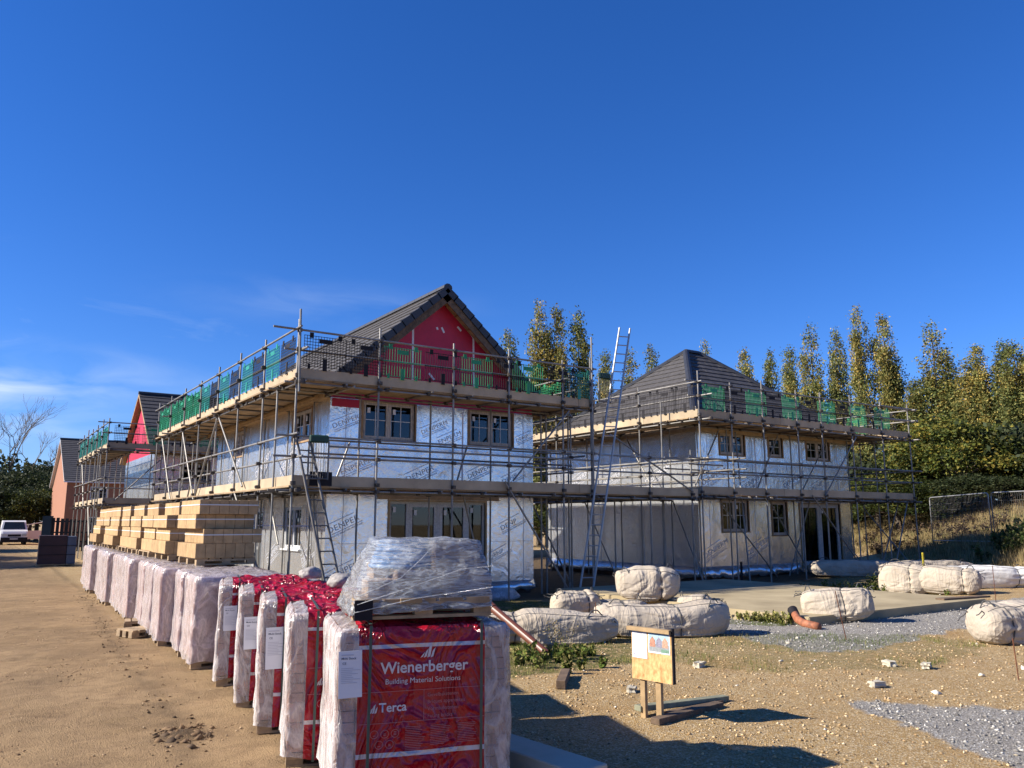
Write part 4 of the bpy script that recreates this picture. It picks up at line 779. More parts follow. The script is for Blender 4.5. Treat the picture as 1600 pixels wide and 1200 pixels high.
    Bk = frame(14.1, 30.4, 0, 180); scaffold_run(s, Bk, 8.4, [0, 2, 4.1, 6.2, 8.2], rs=rs, couplers=cp, depth=1.2, guards=[(.4, gz, GREENP, 'wire'), (3, gz, GREENP, 'wire')])
    cp.put('couplers', COUPLER, None, s, kind='stuff')
    gate(frame(5.86, 16.45, 2.52, -8), s, w=.42, h=.92); gate(frame(14.15, 16.75, 4.9, 0), s, w=.42, h=.8)
    box('splash_board', frame(5.7, 16.58, 2.5), .25, .75, 0, .02, 0, .3, BLACKP, s)
    return s
def scaffold_hip():
    s = thing('scaffolding', 'tube and board scaffold with spaced green mesh guards in front of the hipped roof house', 'scaffold', (23.7, 16.7, -.15), 'scaffolds around the houses')
    cp = MB(); rs = random.Random(23); gz = 4.9 + .24; z2 = 4.83
    F = frame(18.0, 16.7); bays = [0, 1.45, 2.95, 4.7, 6.0, 7.75, 9.6, 11.4]
    sg = []
    for x in (.22, 2.2, 4.0, 5.9, 7.7, 9.2): sg.append((x, gz, GREENP, 'wire'))
    for x in (1.22, 3.05, 4.95, 6.9, 8.7): sg.append((x - .08, gz, BLACKP, 'wire'))
    scaffold_run(s, F, 11.45, bays, lifts=(2.56, z2 + .05), guards=sg, rs=rs, couplers=cp, top=6.1, depth=1.35, ends=(True, True), topvar=.2, inner_top=5.5,
        braces=[(1.9, -.05, -.1, 3.0, 1.2, 4.7), (2.2, 1.3, 2.4, 4.9, 1.3, -.1), (.9, 1.2, 2.7, 2.2, 1.2, 4.7), (3.9, 1.2, 2.7, 5.2, 1.2, 4.7), (7.9, -.05, 4.7, 5.9, -.05, 2.6), (8.0, 1.2, 4.7, 6.2, 1.2, 2.6), (5.2, -.05, 2.6, 8.0, -.05, -.1), (6.8, 1.2, 2.5, 5.4, 1.2, -.1), (4.6, 1.2, 2.4, 6.6, 1.2, -.1), (9.6, -.05, -.1, 10.8, -.05, 2.4), (11.3, .6, 2.4, 9.8, .6, -.1)])
    for z in (3.36, 3.7): tube('guard_rail', F, (-.3, 1.2, z), (11.5, 1.2, z), STEELD, s)
    # silvery tubes crossing past the far end
    tube('guard_rail', F, (9.4, -.1, 5.5), (11.9, -.1, 5.52), STEEL, s); tube('guard_rail', F, (9.4, -.1, 5.95), (11.9, -.1, 5.97), STEEL, s)
    S = frame(18.0, 16.7 + 10.2, 0, -90); scaffold_run(s, S, 10.18, [1.0, 3.1, 5.2, 7.6], lifts=(2.56, z2 + .05), rs=rs, couplers=cp, depth=1.25, top=6.0, ends=(True, True), braces=[(8.4, .6, 2.4, 9.6, .6, -.1), (4.0, .6, 2.4, 5.6, .6, -.1), (7.0, 1.2, 2.7, 5.6, 1.2, 4.7)],
        guards=[(x, gz, BLACKP, 'bar') for x in (.3, 1.3, 2.3, 3.3, 4.3, 5.3, 6.3, 7.3, 8.3, 9.15)])
    for z in (3.3, 3.62, 3.05): tube('guard_rail', S, (0, 1.2, z), (10.9, 1.2, z), STEELD, s)
    tube('guard_rail', F, (-.55, -.06, 3.42), (.9, -.06, 3.42), STEELD, s)
    Rr = frame(29.45, 16.8, 0, 90); scaffold_run(s, Rr, 10, [2, 4.1, 6.2, 8.3, 9.9], lifts=(2.56, z2 + .05), rs=rs, couplers=cp, depth=1.2, top=6.0, guards=[(x, gz, GREENP if i % 2 else BLACKP, 'wire') for i, x in enumerate((.4, 1.6, 3, 4.4, 6, 7.2))], braces=[(0, .1, -.1, 2, .1, 2.3), (4, .1, 2.3, 2, .1, -.1)])
    cp.put('couplers', COUPLER, None, s, kind='stuff')
def scaffold_far():
    s = thing('scaffolding', 'distant scaffold with green guards around the half built house beyond the block stacks', 'scaffold', (10, 37.3, 0), 'scaffolds around the houses')
    cp = MB(); rs = random.Random(31); gz = 5.06
    F = frame(4.6, 37.3); scaffold_run(s, F, 11, [0, 2.1, 4.2, 6.3, 8.4, 10.5], rs=rs, couplers=cp, depth=1.2, boards=4, guards=[(x, gz, GREENP if i % 2 else BLACKP, 'wire') for i, x in enumerate((.2, 1.3, 2.4, 3.6, 4.8, 6, 7.2))], braces=[(2.2, 0, 4.5, .4, 0, 2.6), (4, 0, 2.4, 2, 0, 0)])
    S = frame(4.6, 48.3, 0, -90); scaffold_run(s, S, 10.95, [0, 1.8, 3.6, 5.4, 7.2, 9], rs=rs, couplers=cp, depth=1.1, boards=4, guards=[(x, gz, GREENP2, 'wire') for x in (.2, 1.3, 2.6, 3.8, 5, 6.2, 7.4, 8.6, 9.7)], braces=[(2, 0, 4.6, 4, 0, 2.5), (6, 0, 2.4, 8, 0, .1)])
    cp.put('couplers', COUPLER, None, s, kind='stuff')
scaffold_main(); scaffold_hip(); scaffold_far()
def scaffold_gap():
    s = thing('scaffolding', 'scaffold of the house glimpsed through the gap between the two main houses', 'scaffold', (17, 35.6, 0), 'scaffolds around the houses')
    cp = MB(); rs = random.Random(41); scaffold_run(s, frame(12.4, 35.6), 10.2, [0, 1.6, 3.2, 4.8, 6.4, 8, 9.6], rs=rs, couplers=cp, depth=1.2, boards=4, lifts=(2.4, 4.5), top=5.7, guards=[(x, 4.72, GREENP if i % 2 else BLACKP, 'wire') for i, x in enumerate((.2, 1.3, 2.4, 3.6, 4.8, 6, 7.2))], braces=[(2.2, 0, 4.4, .4, 0, 2.6), (4, 0, 2.4, 2, 0, 0)])
    cp.put('couplers', COUPLER, None, s, kind='stuff')
scaffold_gap()
ladder('ladder', 'long aluminium ladder leaning on the scaffold between the two houses', (12.98, 16.05, tz(12.98, 16.05)), (14.95, 16.52, 7.15), .36, side=(1, -.3, 0))
ladder('ladder', 'short ladder at the left corner of the main scaffold, up to the first platform', (6.45, 15.9, tz(6.45, 15.9)), (5.78, 16.6, 3.5), .34, m=STEELD, side=(1, .1, 0))

# ------------------------------------------------------------------ brick packs
PW, PD, PH = 1.10, .94, 1.07
def hood_offset(x, y, z, ph=0.):
    """smooth wrinkle depth of the polythene hood at a point of the pack"""
    s = .55 * (.007 * math.sin(9 * x + 7 * z + ph) + .006 * math.sin(17 * z - 11 * x + 2 * ph) + .004 * math.sin(23 * x + 5 * y + ph) + .005 * math.sin(13 * y + 15 * z + ph) + .004 * math.sin(31 * y - 22 * z))
    return s
def hood_mesh(ph, flare, near):
    key = ('hood', ph, near)
    if key in CACHE: return CACHE[key]
    n = 26 if near else 14; b = MB(); z0 = .07
    t = .014
    P = [(-t, -t), (PW + t, -t), (PW + t, PD + t), (-t, PD + t)]
    loop = []
    for i in range(4):
        a, c = P[i], P[(i + 1) % 4]
        for k in range(n): u = k / n; loop.append((a[0] + (c[0] - a[0]) * u, a[1] + (c[1] - a[1]) * u, i))
    m = len(loop); rows = 30 if near else 16
    for j in range(rows + 1):
        z = z0 + (PH + .012 - z0) * j / rows
        for (x, y, i) in loop:
            o = hood_offset(x, y, z, ph) + (.016 if i == 0 else .006); ox = -o if i == 3 else (o if i == 1 else 0); oy = -o if i == 0 else (o if i == 2 else 0)
            u = (y + t) / (PD + 2 * t)
            # loose edge bulging on the left front corner, flaring hem
            if i == 3: ox -= (.012 * math.exp(-((u - .0) / .16) ** 2) + .012 * flare * math.exp(-(z - z0) / .15)) * (.8 + .3 * math.sin(5 * z + ph)) * math.sin(math.pi * min(1, (1.08 - z) / .25) / 2)
            if i == 0 and x < .05: ox -= .006 * (1 + math.sin(7 * z + ph))
            r = max(0, (z - (PH - .05)) / .062); ins = .03 * r * r
            X = min(max(x + ox, -9), 9); Y = y + oy
            X += ins if x < PW / 2 else -ins; Y += ins if y < PD / 2 else -ins
            b.v.append((X, Y, z + (.02 * math.sin(13 * x + 9 * y + ph) if j == 0 else 0)))
    for j in range(rows):
        for i in range(m): a = j * m + i; c = j * m + (i + 1) % m; b.f.append([a, c, c + m, a + m])
    # top: grid over the pack with folds
    g = len(b.v)
    for j in range(n + 1):
        for i in range(n + 1):
            x = .02 + (PW - .04) * i / n; y = .02 + (PD - .04) * j / n; e = min(i, j, n - i, n - j) / n
            z = PH + .012 + min(1, e * 9) * (.012 + .014 * math.sin(15 * x + 22 * y + ph) + .010 * math.sin(31 * y - 8 * x + ph) + .008 * math.sin(40 * x * y + ph))
            if e == 0: z = PH - .004
            b.v.append((x, y, z))
    for j in range(n):
        for i in range(n): a = g + j * (n + 1) + i; b.f.append([a, a + 1, a + n + 2, a + n + 1])
    me = bpy.data.meshes.new('hood'); me.from_pydata(b.v, [], b.f); me.polygons.foreach_set('use_smooth', [True] * len(me.polygons)); me.update()
    CACHE[key] = me; return me
def flame(b, x, z, s):
    """the four slanted bars of the maker's emblem"""
    for i, (h, w) in enumerate(((.42, .20), (.66, .20), (1.0, .22), (.72, .2))):
        x0 = x + s * (i * .26); b.poly([(x0, 0, z), (x0 + s * w, 0, z + s * .08), (x0 + s * (w + .16), 0, z + s * h), (x0 + s * .16, 0, z + s * (h - .22))], (0, -.0012, 0))
def front_print(M, hood, ph, full):
    """printed lettering laid onto the wrinkled front of the hood"""
    def y_at(x, z): return -.014 - hood_offset(x, -.014, z, ph) - .016 - .0035
    def lay(name, me, x, z, size, m, sx=1., z_up=None):
        me = me.copy(); bm = bmesh.new(); bm.from_mesh(me)
        bmesh.ops.triangulate(bm, faces=bm.faces[:])
        for v in bm.verts: px, pz = x + v.co.x * size * sx, z + v.co.y * size; v.co = (px, y_at(px, pz), pz)
        bm.to_mesh(me); bm.free(); me.materials.clear(); put(name, me, m, M, hood)
    for fx, fz, fs in ((.51, .885, .085), (.18, .565, .055), (.50, .11, .10)):
        fl = MB(); flame(fl, fx, fz, fs)
        for i, v in enumerate(fl.v): fl.v[i] = (v[0], y_at(v[0], v[2]) + v[1], v[2])
        fl.put('emblem', PRINTW, M, hood)
    if not full:
        return
    lay('brand_lettering', textmesh('Wienerberger', .018), .255, .80, .098, PRINTW, 1.0)
    lay('brand_lettering', textmesh('Building Material Solutions'), .285, .735, .046, PRINTW, 1.0)
    lay('brand_lettering', textmesh('Terca', .018), .25, .572, .075, PRINTW)
    for i, t in enumerate(('Gevelbakstenen', 'Briques apparentes', 'Vormbakstenen', 'Facing bricks')): lay('printed_lettering', textmesh(t), .56, .645 - i * .042, .032, PRINTP)
    ln = MB()
    def strip(x0, x1, z, w=.0016):
        n = 12
        for i in range(n):
            a, c = x0 + (x1 - x0) * i / n, x0 + (x1 - x0) * (i + 1) / n; k = len(ln.v)
            ln.v += [(a, y_at(a, z), z - w), (c, y_at(c, z), z - w), (c, y_at(c, z), z + w), (a, y_at(a, z), z + w)]; ln.f.append([k, k + 1, k + 2, k + 3])
    strip(.13, .935, .69); strip(.13, .935, .535 - .03)
    k = len(ln.v); ln.v += [(.535, y_at(.535, .505), .505), (.538, y_at(.538, .505), .505), (.538, y_at(.538, .69), .69), (.535, y_at(.535, .69), .69)]; ln.f.append([k, k + 1, k + 2, k + 3])
    ln.put('printed_rule', PRINTP, M, hood)
    for i, (x, z) in enumerate(((.225, .44), (.29, .44), (.355, .44), (.257, .375), (.322, .375))):
        b = MB()
        for q in range(20):
            a0, a1 = q * math.pi / 10, (q + 1) * math.pi / 10; k = len(b.v); pts = [(x + r_ * math.cos(t_), z + r_ * math.sin(t_)) for r_, t_ in ((.026, a0), (.026, a1), (.0225, a1), (.0225, a0))]
            b.v += [(p, y_at(p, r_), r_) for p, r_ in pts]; b.f.append([k, k + 1, k + 2, k + 3])
        for q in range(1 + i % 3): k = len(b.v); zz = z - .01 + q * .009; b.v += [(x - .008, y_at(x, zz), zz), (x + .008, y_at(x, zz), zz), (x + .008, y_at(x, zz), zz + .004), (x - .008, y_at(x, zz), zz + .004)]; b.f.append([k, k + 1, k + 2, k + 3])
        b.put('care_symbol', PRINTP, M, hood)
    sm = MB(); rr = random.Random(4)
    for cx_, w_, rows in ((.42, .13, 14), (.58, .13, 12), (.76, .13, 12)):
        for i in range(rows):
            z = .47 - i * .0105; e = cx_ + w_ * rr.uniform(.7, 1); k = len(sm.v); sm.v += [(cx_, y_at(cx_, z), z), (e, y_at(e, z), z), (e, y_at(e, z), z + .003), (cx_, y_at(cx_, z), z + .003)]; sm.f.append([k, k + 1, k + 2, k + 3])
    sm.put('small_print', PRINTP, M, hood)
def pack_label(M, parent, x0, z0, w, h):
    y = -.052
    p = put('paper_label', boxmesh(w, .002, h), PAPER, M @ Matrix.Translation((x0, y, z0)) @ Matrix.Rotation(R(-1.5), 4, 'Y'), parent)
    k = w / .16
    uptext(M, x0 + .012 * k, y - .002, z0 + h - .055 * k, .022 * k, textmesh('Multi Stock', .01), INKD, p); uptext(M, x0 + .02 * k, y - .002, z0 + h - .088 * k, .022 * k, textmesh('CE', .01), INKD, p)
    b = MB(); rr = random.Random(8)
    for i in range(9): b.box(x0 + .012 * k, x0 + w * rr.uniform(.5, .92), y - .002, y - .0008, z0 + h - (.115 + i * .012) * k, z0 + h - (.111 + i * .012) * k)
    b.box(x0 + .012 * k, x0 + .095 * k, y - .0022, y - .0009, z0 + h - .030 * k, z0 + h - .022 * k)
    b.put('label_print', INK, M, p)
def pallet(M, parent, w, d, z, h=.115, name='pallet'):
    """slatted pallet with its blocks; returns nothing"""
    n = max(5, int(w / .16)); sw = w / n
    for i in range(n): box('pallet_slat', M, i * sw + .012, (i + 1) * sw - .012, 0, d, z + h - .02, z + h, PALLET, parent)
    for j in range(3):
        y = (d - .1) * j / 2; box('pallet_runner', M, 0, w, y, y + .1, z + h - .042, z + h - .0205, PALLET, parent); box('pallet_runner', M, 0, w, y + .001, y + .099, z, z + .02, PALLET, parent)
        for i in range(3): x = (w - .12) * i / 2; box('pallet_block', M, x, x + .12, y + .004, y + .096, z + .0205, z + h - .0425, PALLET, parent)
FB = (.215, .102, .065)
def brick_pack(label, x, y, deg, kind, group, ph=0., paper=None, cat='brick pack', top=True):
    """kind: 3 nearest, 2 near red packs, 1 bricks on the left face, 0 plain courses"""
    z = tz(x, y); t = thing('brick_pack', label, cat, (x, y, z), group); M = frame(x, y, z, deg)
    pallet(M, t, PW, PD, 0, .10)
    lo, hi = .105, PH - .012; n = 14; ch = (hi - lo) / n
    MB().box(.11, PW - .11, .11, PD - .11, lo, hi - .004).put('brick_core', BRICKR, M, t)
    rr = random.Random(int(ph * 10))
    if kind >= 1:
        for c in range(n):
            zc = lo + c * ch
            for i in range(4):                                   # stretchers of the left face
                L4 = (PD - .006) / 4; box('brick', M, rr.uniform(.0, .006), .104, .003 + i * L4 + .003, (i + 1) * L4 - .003 + .003, zc + .003, zc + ch - .003, BRICKR, t)
            if kind >= 2:
                for x0 in ((.109, .206), (PW - .103, PW - .003)) if kind > 2 else ((.109, .206),): box('brick', M, x0[0], x0[1], rr.uniform(.0, .006), .105, zc + .003, zc + ch - .003, BRICKR, t)
    rest = MB()
    for c in range(n):
        zc = lo + c * ch
        if kind == 0:
            for i in range(4): L4 = PD / 4; rest.box(.002, .104, i * L4 + .004, (i + 1) * L4 - .004, zc + .003, zc + ch - .003)
        xs = .212 if kind >= 2 else .108
        nx = max(1, int((PW - .106 - xs) / .105)); w = (PW - .106 - xs) / nx
        for i in range(nx): rest.box(xs + i * w + .002, xs + (i + 1) * w - .002, .002, .105, zc + .003, zc + ch - .003)
        for i in range(4): L4 = PD / 4; rest.box(PW - .103, PW - .002, .11 + i * (L4 - .03) + .004, .11 + (i + 1) * (L4 - .03) - .004, zc + .003, zc + ch - .003)
    rest.put('brick_courses', BRICKR, M, t, kind='stuff')
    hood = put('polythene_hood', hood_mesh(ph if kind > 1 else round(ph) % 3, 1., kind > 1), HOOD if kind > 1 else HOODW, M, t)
    if kind > 1: front_print(M, hood, ph, True)
    if paper: pack_label(M, t, *paper)
    if kind > 1:
        for xs in (.175, .90):
            b = MB(); b.box(xs, xs + .018, -.062, -.060, .05, PH + .03); b.box(xs, xs + .018, -.06, PD + .04, PH + .038, PH + .040); b.put('green_strap', STRAPG, M, t)
    return t, M
PACKS = [(2.02, 4.95, -16), (2.06, 5.98, -17), (2.17, 7.05, -16), (2.28, 8.1, -15), (2.38, 9.25, -14)]
LBL = ['nearest shrink wrapped brick pack with large white lettering on its red hood', 'second brick pack from the front, red hood with strap and no paper label', 'third brick pack from the front with a white paper label at its corner',
       'fourth brick pack from the front, crumpled silvery paper label beside red film', 'fifth brick pack from the front, last one showing red film and paper label']
PAP = [(-.005, .67, .145, .28), None, (.04, .52, .17, .34), (.04, .54, .16, .3), (.04, .58, .15, .26)]
for i, (x, y, a) in enumerate(PACKS): brick_pack(LBL[i], x, y, a, 3 if i < 2 else 2, 'brick packs in red printed hoods', ph=1.3 * i + .7, paper=PAP[i])
ys = [10.45, 11.5, 12.55, 13.65, 14.75, 15.85, 16.95, 18.05, 19.15, 20.3, 21.45, 22.65, 23.85, 25.05]
LW = ['first milky wrapped brick pack behind the red ones, under no blocks', 'milky wrapped brick pack with a rounded top, just before the nearest block stack', 'milky wrapped brick pack carrying the front of the nearest block stack', 'milky wrapped brick pack carrying the back of the nearest block stack', 'milky wrapped brick pack beside the broken pallets on the track',
      'milky wrapped brick pack behind the broken pallets, under the second block stack', 'milky wrapped brick pack under the third block stack', 'milky wrapped brick pack in the middle of the far row under blocks', 'milky wrapped brick pack seventh from the far end of the row', 'milky wrapped brick pack sixth from the far end of the row', 'milky wrapped brick pack fifth from the far end of the row', 'milky wrapped brick pack third from the far end of the row', 'milky wrapped brick pack next to last in the far row', 'farthest milky wrapped brick pack at the end of the row']
for i, y in enumerate(ys): brick_pack(LW[i], 2.38 + (y - 10.4) * .026 + .05 * math.sin(i * 2.1), y, random.uniform(-5, 1) - (4 if i < 2 else 0), 1 if i < 3 else 0, 'brick packs in milky hoods along the track', ph=i)

# ------------------------------------------------------------------ concrete block stacks on top of the packs
def block_stack(label, x, y, z, cols, deg, seed, layers=4):
    t = thing('block_stack', label, 'block stack', (x, y, z), 'strapped stacks of concrete blocks on the brick packs'); M = frame(x, y, z, deg); rr = random.Random(seed)
    bl, bh, bw = .55, .208, .142; w = cols * bw
    pallet(M, t, w, 1.12, 0, .10)
    zz = .102
    for L_ in range(layers):
        ox = rr.uniform(-.07, .07) + (.05 if L_ % 2 else -.03); oy = rr.uniform(-.06, .06)
        for i in range(cols):
            for j in range(2):
                box('concrete_block', M, ox + i * bw, ox + (i + 1) * bw - .004, oy + j * (bl + .004), oy + j * (bl + .004) + bl, zz, zz + bh, BLOCK, t, ch=.004)
        if L_ > 0:
            zs = zz + bh * (.62 if L_ != 1 else .55)
            b = MB().box(ox - .006, ox - .003, oy - .005, oy + 1.11, zs, zs + .016).box(ox - .006, ox + w + .006, oy - .008, oy - .005, zs, zs + .016); b.put('white_strap', STRAPW, M, t)
        zz += bh + .003
    return t
BS = [(2.80, 12.35, 6, 'nearest stack of tan concrete blocks, standing apart on its own pallet'), (2.80, 14.3, 6, 'second nearest tan block stack, just past the gap'), (2.74, 15.75, 7, 'tan block stack right behind the second one, wide sunlit side'),
      (2.78, 17.2, 7, 'tan block stack in the middle of the row'), (2.80, 18.7, 7, 'tan block stack fourth from the far end'), (2.84, 20.2, 7, 'tan block stack third from the far end'), (2.86, 21.8, 7, 'tan block stack second from the far end'), (2.90, 23.5, 7, 'farthest tan block stack near the black fence')]
for i, (x, y, c, lb) in enumerate(BS): block_stack(lb, x, y, PH + tz(x, y) + .05, c, random.uniform(-1.5, 1.5), 50 + i)

# ------------------------------------------------------------------ wrapped load on the nearest pack
def hull_film(name, pts, m, parent, M, amp=.012, cuts=3, seed=0.):
    bm = bmesh.new()
    for p in pts: bm.verts.new(p)
    r = bmesh.ops.convex_hull(bm, input=bm.verts); bmesh.ops.delete(bm, geom=[g for g in r['geom_interior'] if isinstance(g, bmesh.types.BMVert)] , context='VERTS')
    for _ in range(cuts):
        bmesh.ops.triangulate(bm, faces=bm.faces[:]); bmesh.ops.subdivide_edges(bm, edges=[e for e in bm.edges if e.calc_length() > .05], cuts=1)
    bmesh.ops.triangulate(bm, faces=bm.faces[:]); bm.normal_update()
    for v in bm.verts:
        q = v.co; v.co = q + v.normal * (amp * mnoise.noise(Vector((q.x * 4 + seed, q.y * 4, q.z * 16 + q.x * 5))) * 1.6 + amp * .6 * mnoise.noise(q * 26))
    me = bpy.data.meshes.new(name); bm.to_mesh(me); bm.free(); me.polygons.foreach_set('use_smooth', [True] * len(me.polygons))
    return put(name, me, m, M, parent)
def wrapped_load():
    x, y, a = PACKS[0]; z0 = PH + tz(x, y) + .055; M = frame(x, y, z0, a)
    t = thing('wrapped_pallet_load', 'shrink wrapped pallet with blue coil and cartons on the nearest brick pack', 'pallet load', (x, y, z0))
    pw, pd = .92, .82; P = M @ Matrix.Translation((.08, .03, 0))
    pallet(P, t, pw, pd, 0, .125)
    zb = .127
    box('carton', P, .30, .60, .12, .5, zb, zb + .17, CARD, t, ch=.006); box('carton', P, .605, .90, .10, .58, zb, zb + .17, CARD, t, ch=.006); box('carton', P, .56, .86, .14, .6, zb + .172, zb + .355, CARD, t, ch=.006); box('carton', P, .10, .29, .10, .4, zb, zb + .11, CARD, t, ch=.006)
    coil = MB(); c = Vector((.40, .46, zb + .175))
    for k in range(7):
        r_ = .235 - .012 * k; coil.path([c + Vector((r_ * math.cos(q), r_ * math.sin(q), .016 + k * .028)) for q in np.linspace(0, 2 * math.pi, 28, endpoint=False)], .0145, 7, closed=True)
    coil.put('blue_pipe_coil', BLUE, P, t, smooth=True)
    box('carton', P, .18, .29, .42, .75, zb + .001, zb + .2, CARD, t, ch=.006)
    ring = [(c.x + .25 * math.cos(q), c.y + .25 * math.sin(q), zb + .38) for q in np.linspace(0, 6.28, 14)]
    ring = [p for p in ring if p[0] < .62]
    low = [(-.03, -.02, .03), (.93, -.02, .06), (.93, .82, .06), (-.03, .82, .04), (.02, .02, .13), (.925, .05, .28), (.925, .6, .28), (.06, .6, .22), (.12, .10, .20)]
    hull_film('shrink_wrap', ring + low + [(.55, .13, zb + .365), (.875, .13, zb + .365), (.55, .61, zb + .365), (.875, .61, zb + .365), (.24, .2, zb + .22)], SHRINK, t, P, .013, 4)
    # twisted film strands stretched across the front
    for i, pts in enumerate((((.02, -.03, .10), (.35, -.05, .20), (.7, -.045, .31), (.92, -.03, .33)), ((.03, -.02, .15), (.3, -.005, .26), (.45, .05, .38), (.56, .10, .49)), ((.0, -.03, .05), (.4, -.04, .13), (.92, -.03, .19)))):
        MB().path(pts, .0032, 5).put('film_strand', CLEAR, P, t, smooth=True)
    box('timber_offcut', P, .30, .44, -.035, -.012, .10, .13, PINE, t); box('black_corner_wrap', P, .005, .12, -.03, -.008, -.0, .125, BLACKP, t)
wrapped_load()
# bagged grit lumps on top of the packs behind
def lump(name, label, cat, x, y, z, sx, sy, sz, m, seed, group=None):
    bm = bmesh.new(); bmesh.ops.create_icosphere(bm, subdivisions=4, radius=1)
    for v in bm.verts:
        q = v.co.copy(); k = 1 + .16 * mnoise.noise(q * 1.7 + Vector((seed, 0, 0))) + .07 * mnoise.noise(q * 5 + Vector((seed, 0, 0))); v.co = Vector((q.x * sx * k, q.y * sy * k, max(q.z, -.55) * sz * k))
    lowz = min(v.co.z for v in bm.verts)
    for v in bm.verts: v.co.z -= lowz
    me = bpy.data.meshes.new(name); bm.to_mesh(me); bm.free(); me.polygons.foreach_set('use_smooth', [True] * len(me.polygons))
    return put(name, me, m, Matrix.Translation((x, y, z)), None, label=label, cat=cat, group=group)
GRITB = mat('grit_bag', (.42, .38, .34), .6, 0, .35, 22, .6, 30)
lump('grit_bag', 'clear bag of grit lying on the fifth red topped brick pack', 'bag', 3.12, 8.55, PH + .075, .13, .1, .075, GRITB, 3, 'clear grit bags on the brick packs')
lump('grit_bag', 'clear bag of grit on the third brick pack, left of the blue coil', 'bag', 2.95, 7.25, PH + .075, .13, .11, .08, GRITB, 9, 'clear grit bags on the brick packs')

# ------------------------------------------------------------------ brown drain pipe leaning on the second pack, kerb, timbers
t = MB(); a, b_ = Vector((6.43, 8.74, .04 + tz(6.43, 8.74))), Vector((6.27, 9.93, .58)); t.tube(a, b_, .056, k=20, cap=False).tube(a, b_, .05, k=20, cap=False)
d = (a - b_).normalized(); t.tube(b_, b_ + d * .12, .066, k=20); me = t.mesh('drain_pipe', False); o = put('drain_pipe', me, PIPE, None, None, label='brown plastic drain pipe slanting down to the ground right of the nearest brick pack', cat='pipe')
M = frame(3.42, 4.35, tz(3.8, 5) + .0, 6)
box('concrete_lintel', M, 0, .30, 0, 1.75, .0, .15, CONCP, None, ch=.008, label='pale concrete lintel lying on the gravel beside the nearest brick pack', cat='lintel')
bl = put('timber_block', boxmesh(.10, .72, .085, .004), DARKW, frame(5.33, 7.10, tz(5.5, 7.3) + .005, -42), None, label='short brown timber block lying on the gravel below the drain pipe', cat='timber')
G2 = 'timber lengths lying under the notice board'
put('timber_length', boxmesh(1.15, .09, .05, .004), mat('green_tinted_timber', (.27, .27, .18), .85, 0, .3, 9, .3, 40), frame(5.2, 5.66, tz(5.5, 5.6) + .055, -1) @ Matrix.Rotation(R(2), 4, 'Y'), None, label='greenish flat timber length touching the feet of the notice board', cat='timber', group=G2)
put('timber_length', boxmesh(.98, .10, .055, .004), DARKW, frame(5.14, 5.36, tz(5.5, 5.4) + .005, 8), None, label='dark brown timber length lying nearest the camera under the notice board', cat='timber', group=G2)
put('timber_length', boxmesh(.8, .06, .04, .004), DARKW, frame(5.45, 5.55, tz(5.5, 5.5) + .004, 5), None, label='thin dark timber strip between the two larger lengths under the notice board', cat='timber', group=G2)
# notice board: OSB sheet with a sheet of paper and a picture, on two posts
def notice():
    zg = tz(5.3, 5.6); t = thing('notice_board', 'chipboard notice board with a white sheet and a colour picture, standing on two short posts', 'notice board', (5.3, 5.6, zg)); M = frame(5.17, 5.82, zg, -80)
    osb = mat('oriented_strand_board', (.42, .20, .06), .7, 0, .3, 26, .3, 60, coords='obj', stretch=(1, 1, .55), col2=(.92, .60, .26)); 
    box('board', M, .08, .52, 0, .018, .34, .76, osb, t)
    box('top_batten', M, .05, .52, -.035, .012, .765, .80, PINE, t)
    box('post', M, .15, .20, .022, .06, -.25, .72, PINE, t); box('post', M, .32, .375, .022, .06, -.25, .72, PINE, t)
    box('side_cap', M, .523, .535, -.004, .03, .34, .81, BLACKP, t)
    p = box('paper_sheet', M, .09, .255, -.003, -.0005, .525, .775, PAPER, t)
    b = MB()
    for z, w in ((.74, .05), (.715, .10), (.69, .11), (.675, .04), (.655, .08)): b.box(.175 - w / 2, .175 + w / 2, -.0045, -.0032, z, z + .006)
    b.box(.105, .12, -.0045, -.0032, .55, .565); b.put('typed_lines', mat('lilac_ink', (.45, .42, .55), .6, 0, .05), M, p)
    q = box('picture_sheet', M, .27, .505, -.003, -.0005, .585, .775, PAPER, t)
    b = lambda x0, x1, z0, z1, n, c, y=-.0045: MB().box(x0, x1, y, -.0031, z0, z1).put(n, mat('print_' + n, c, .6, 0, .2, 60), M, q)
    b(.28, .495, .665, .765, 'sky', (.42, .60, .72)); b(.28, .495, .600, .665, 'road', (.34, .36, .36)); b(.41, .495, .598, .625, 'lawn', (.18, .32, .22), -.0052)
    for x0, c in ((.29, (.55, .26, .17)), (.36, (.32, .30, .38)), (.425, (.62, .36, .24))):
        MB().poly([(x0, -.0055, .64), (x0 + .06, -.0055, .64), (x0 + .06, -.0055, .695), (x0 + .03, -.0055, .73), (x0, -.0055, .695)], (0, .001, 0)).put('pictured_house', mat('print_house%d' % int(x0 * 100), c, .6, 0, .3, 80), M, q)
notice()
# rusty pins
for i, (x, y, h, lb) in enumerate(((7.99, 9.63, .55, 'thin rusty pin in front of the long sack left of centre'), (11.17, 7.57, .72, 'thin rusty pin leaning in the grey gravel before the slab sack'), (18.59, 8.94, .80, 'thin dark pin standing before the white sacks at the right'), (9.95, 4.62, .45, 'short rusty pin at the right edge of the picture'))):
    z = tz(x, y); dx = (0, -.22, 0, -.05)[i]
    tube('steel_pin', Matrix(), (x, y, z - .1), (x + dx, y + .0, z + h), RUST, None, r=.007, k=6, label=lb, cat='steel pin', group='thin steel pins stuck in the ground')
z = tz(19, 16.8); tube('ground_post', Matrix(), (19.0, 16.2, z - .2), (19.0, 16.2, z + .75), BLACKP, None, r=.035, label='short black post standing in front of the hipped roof house', cat='post')
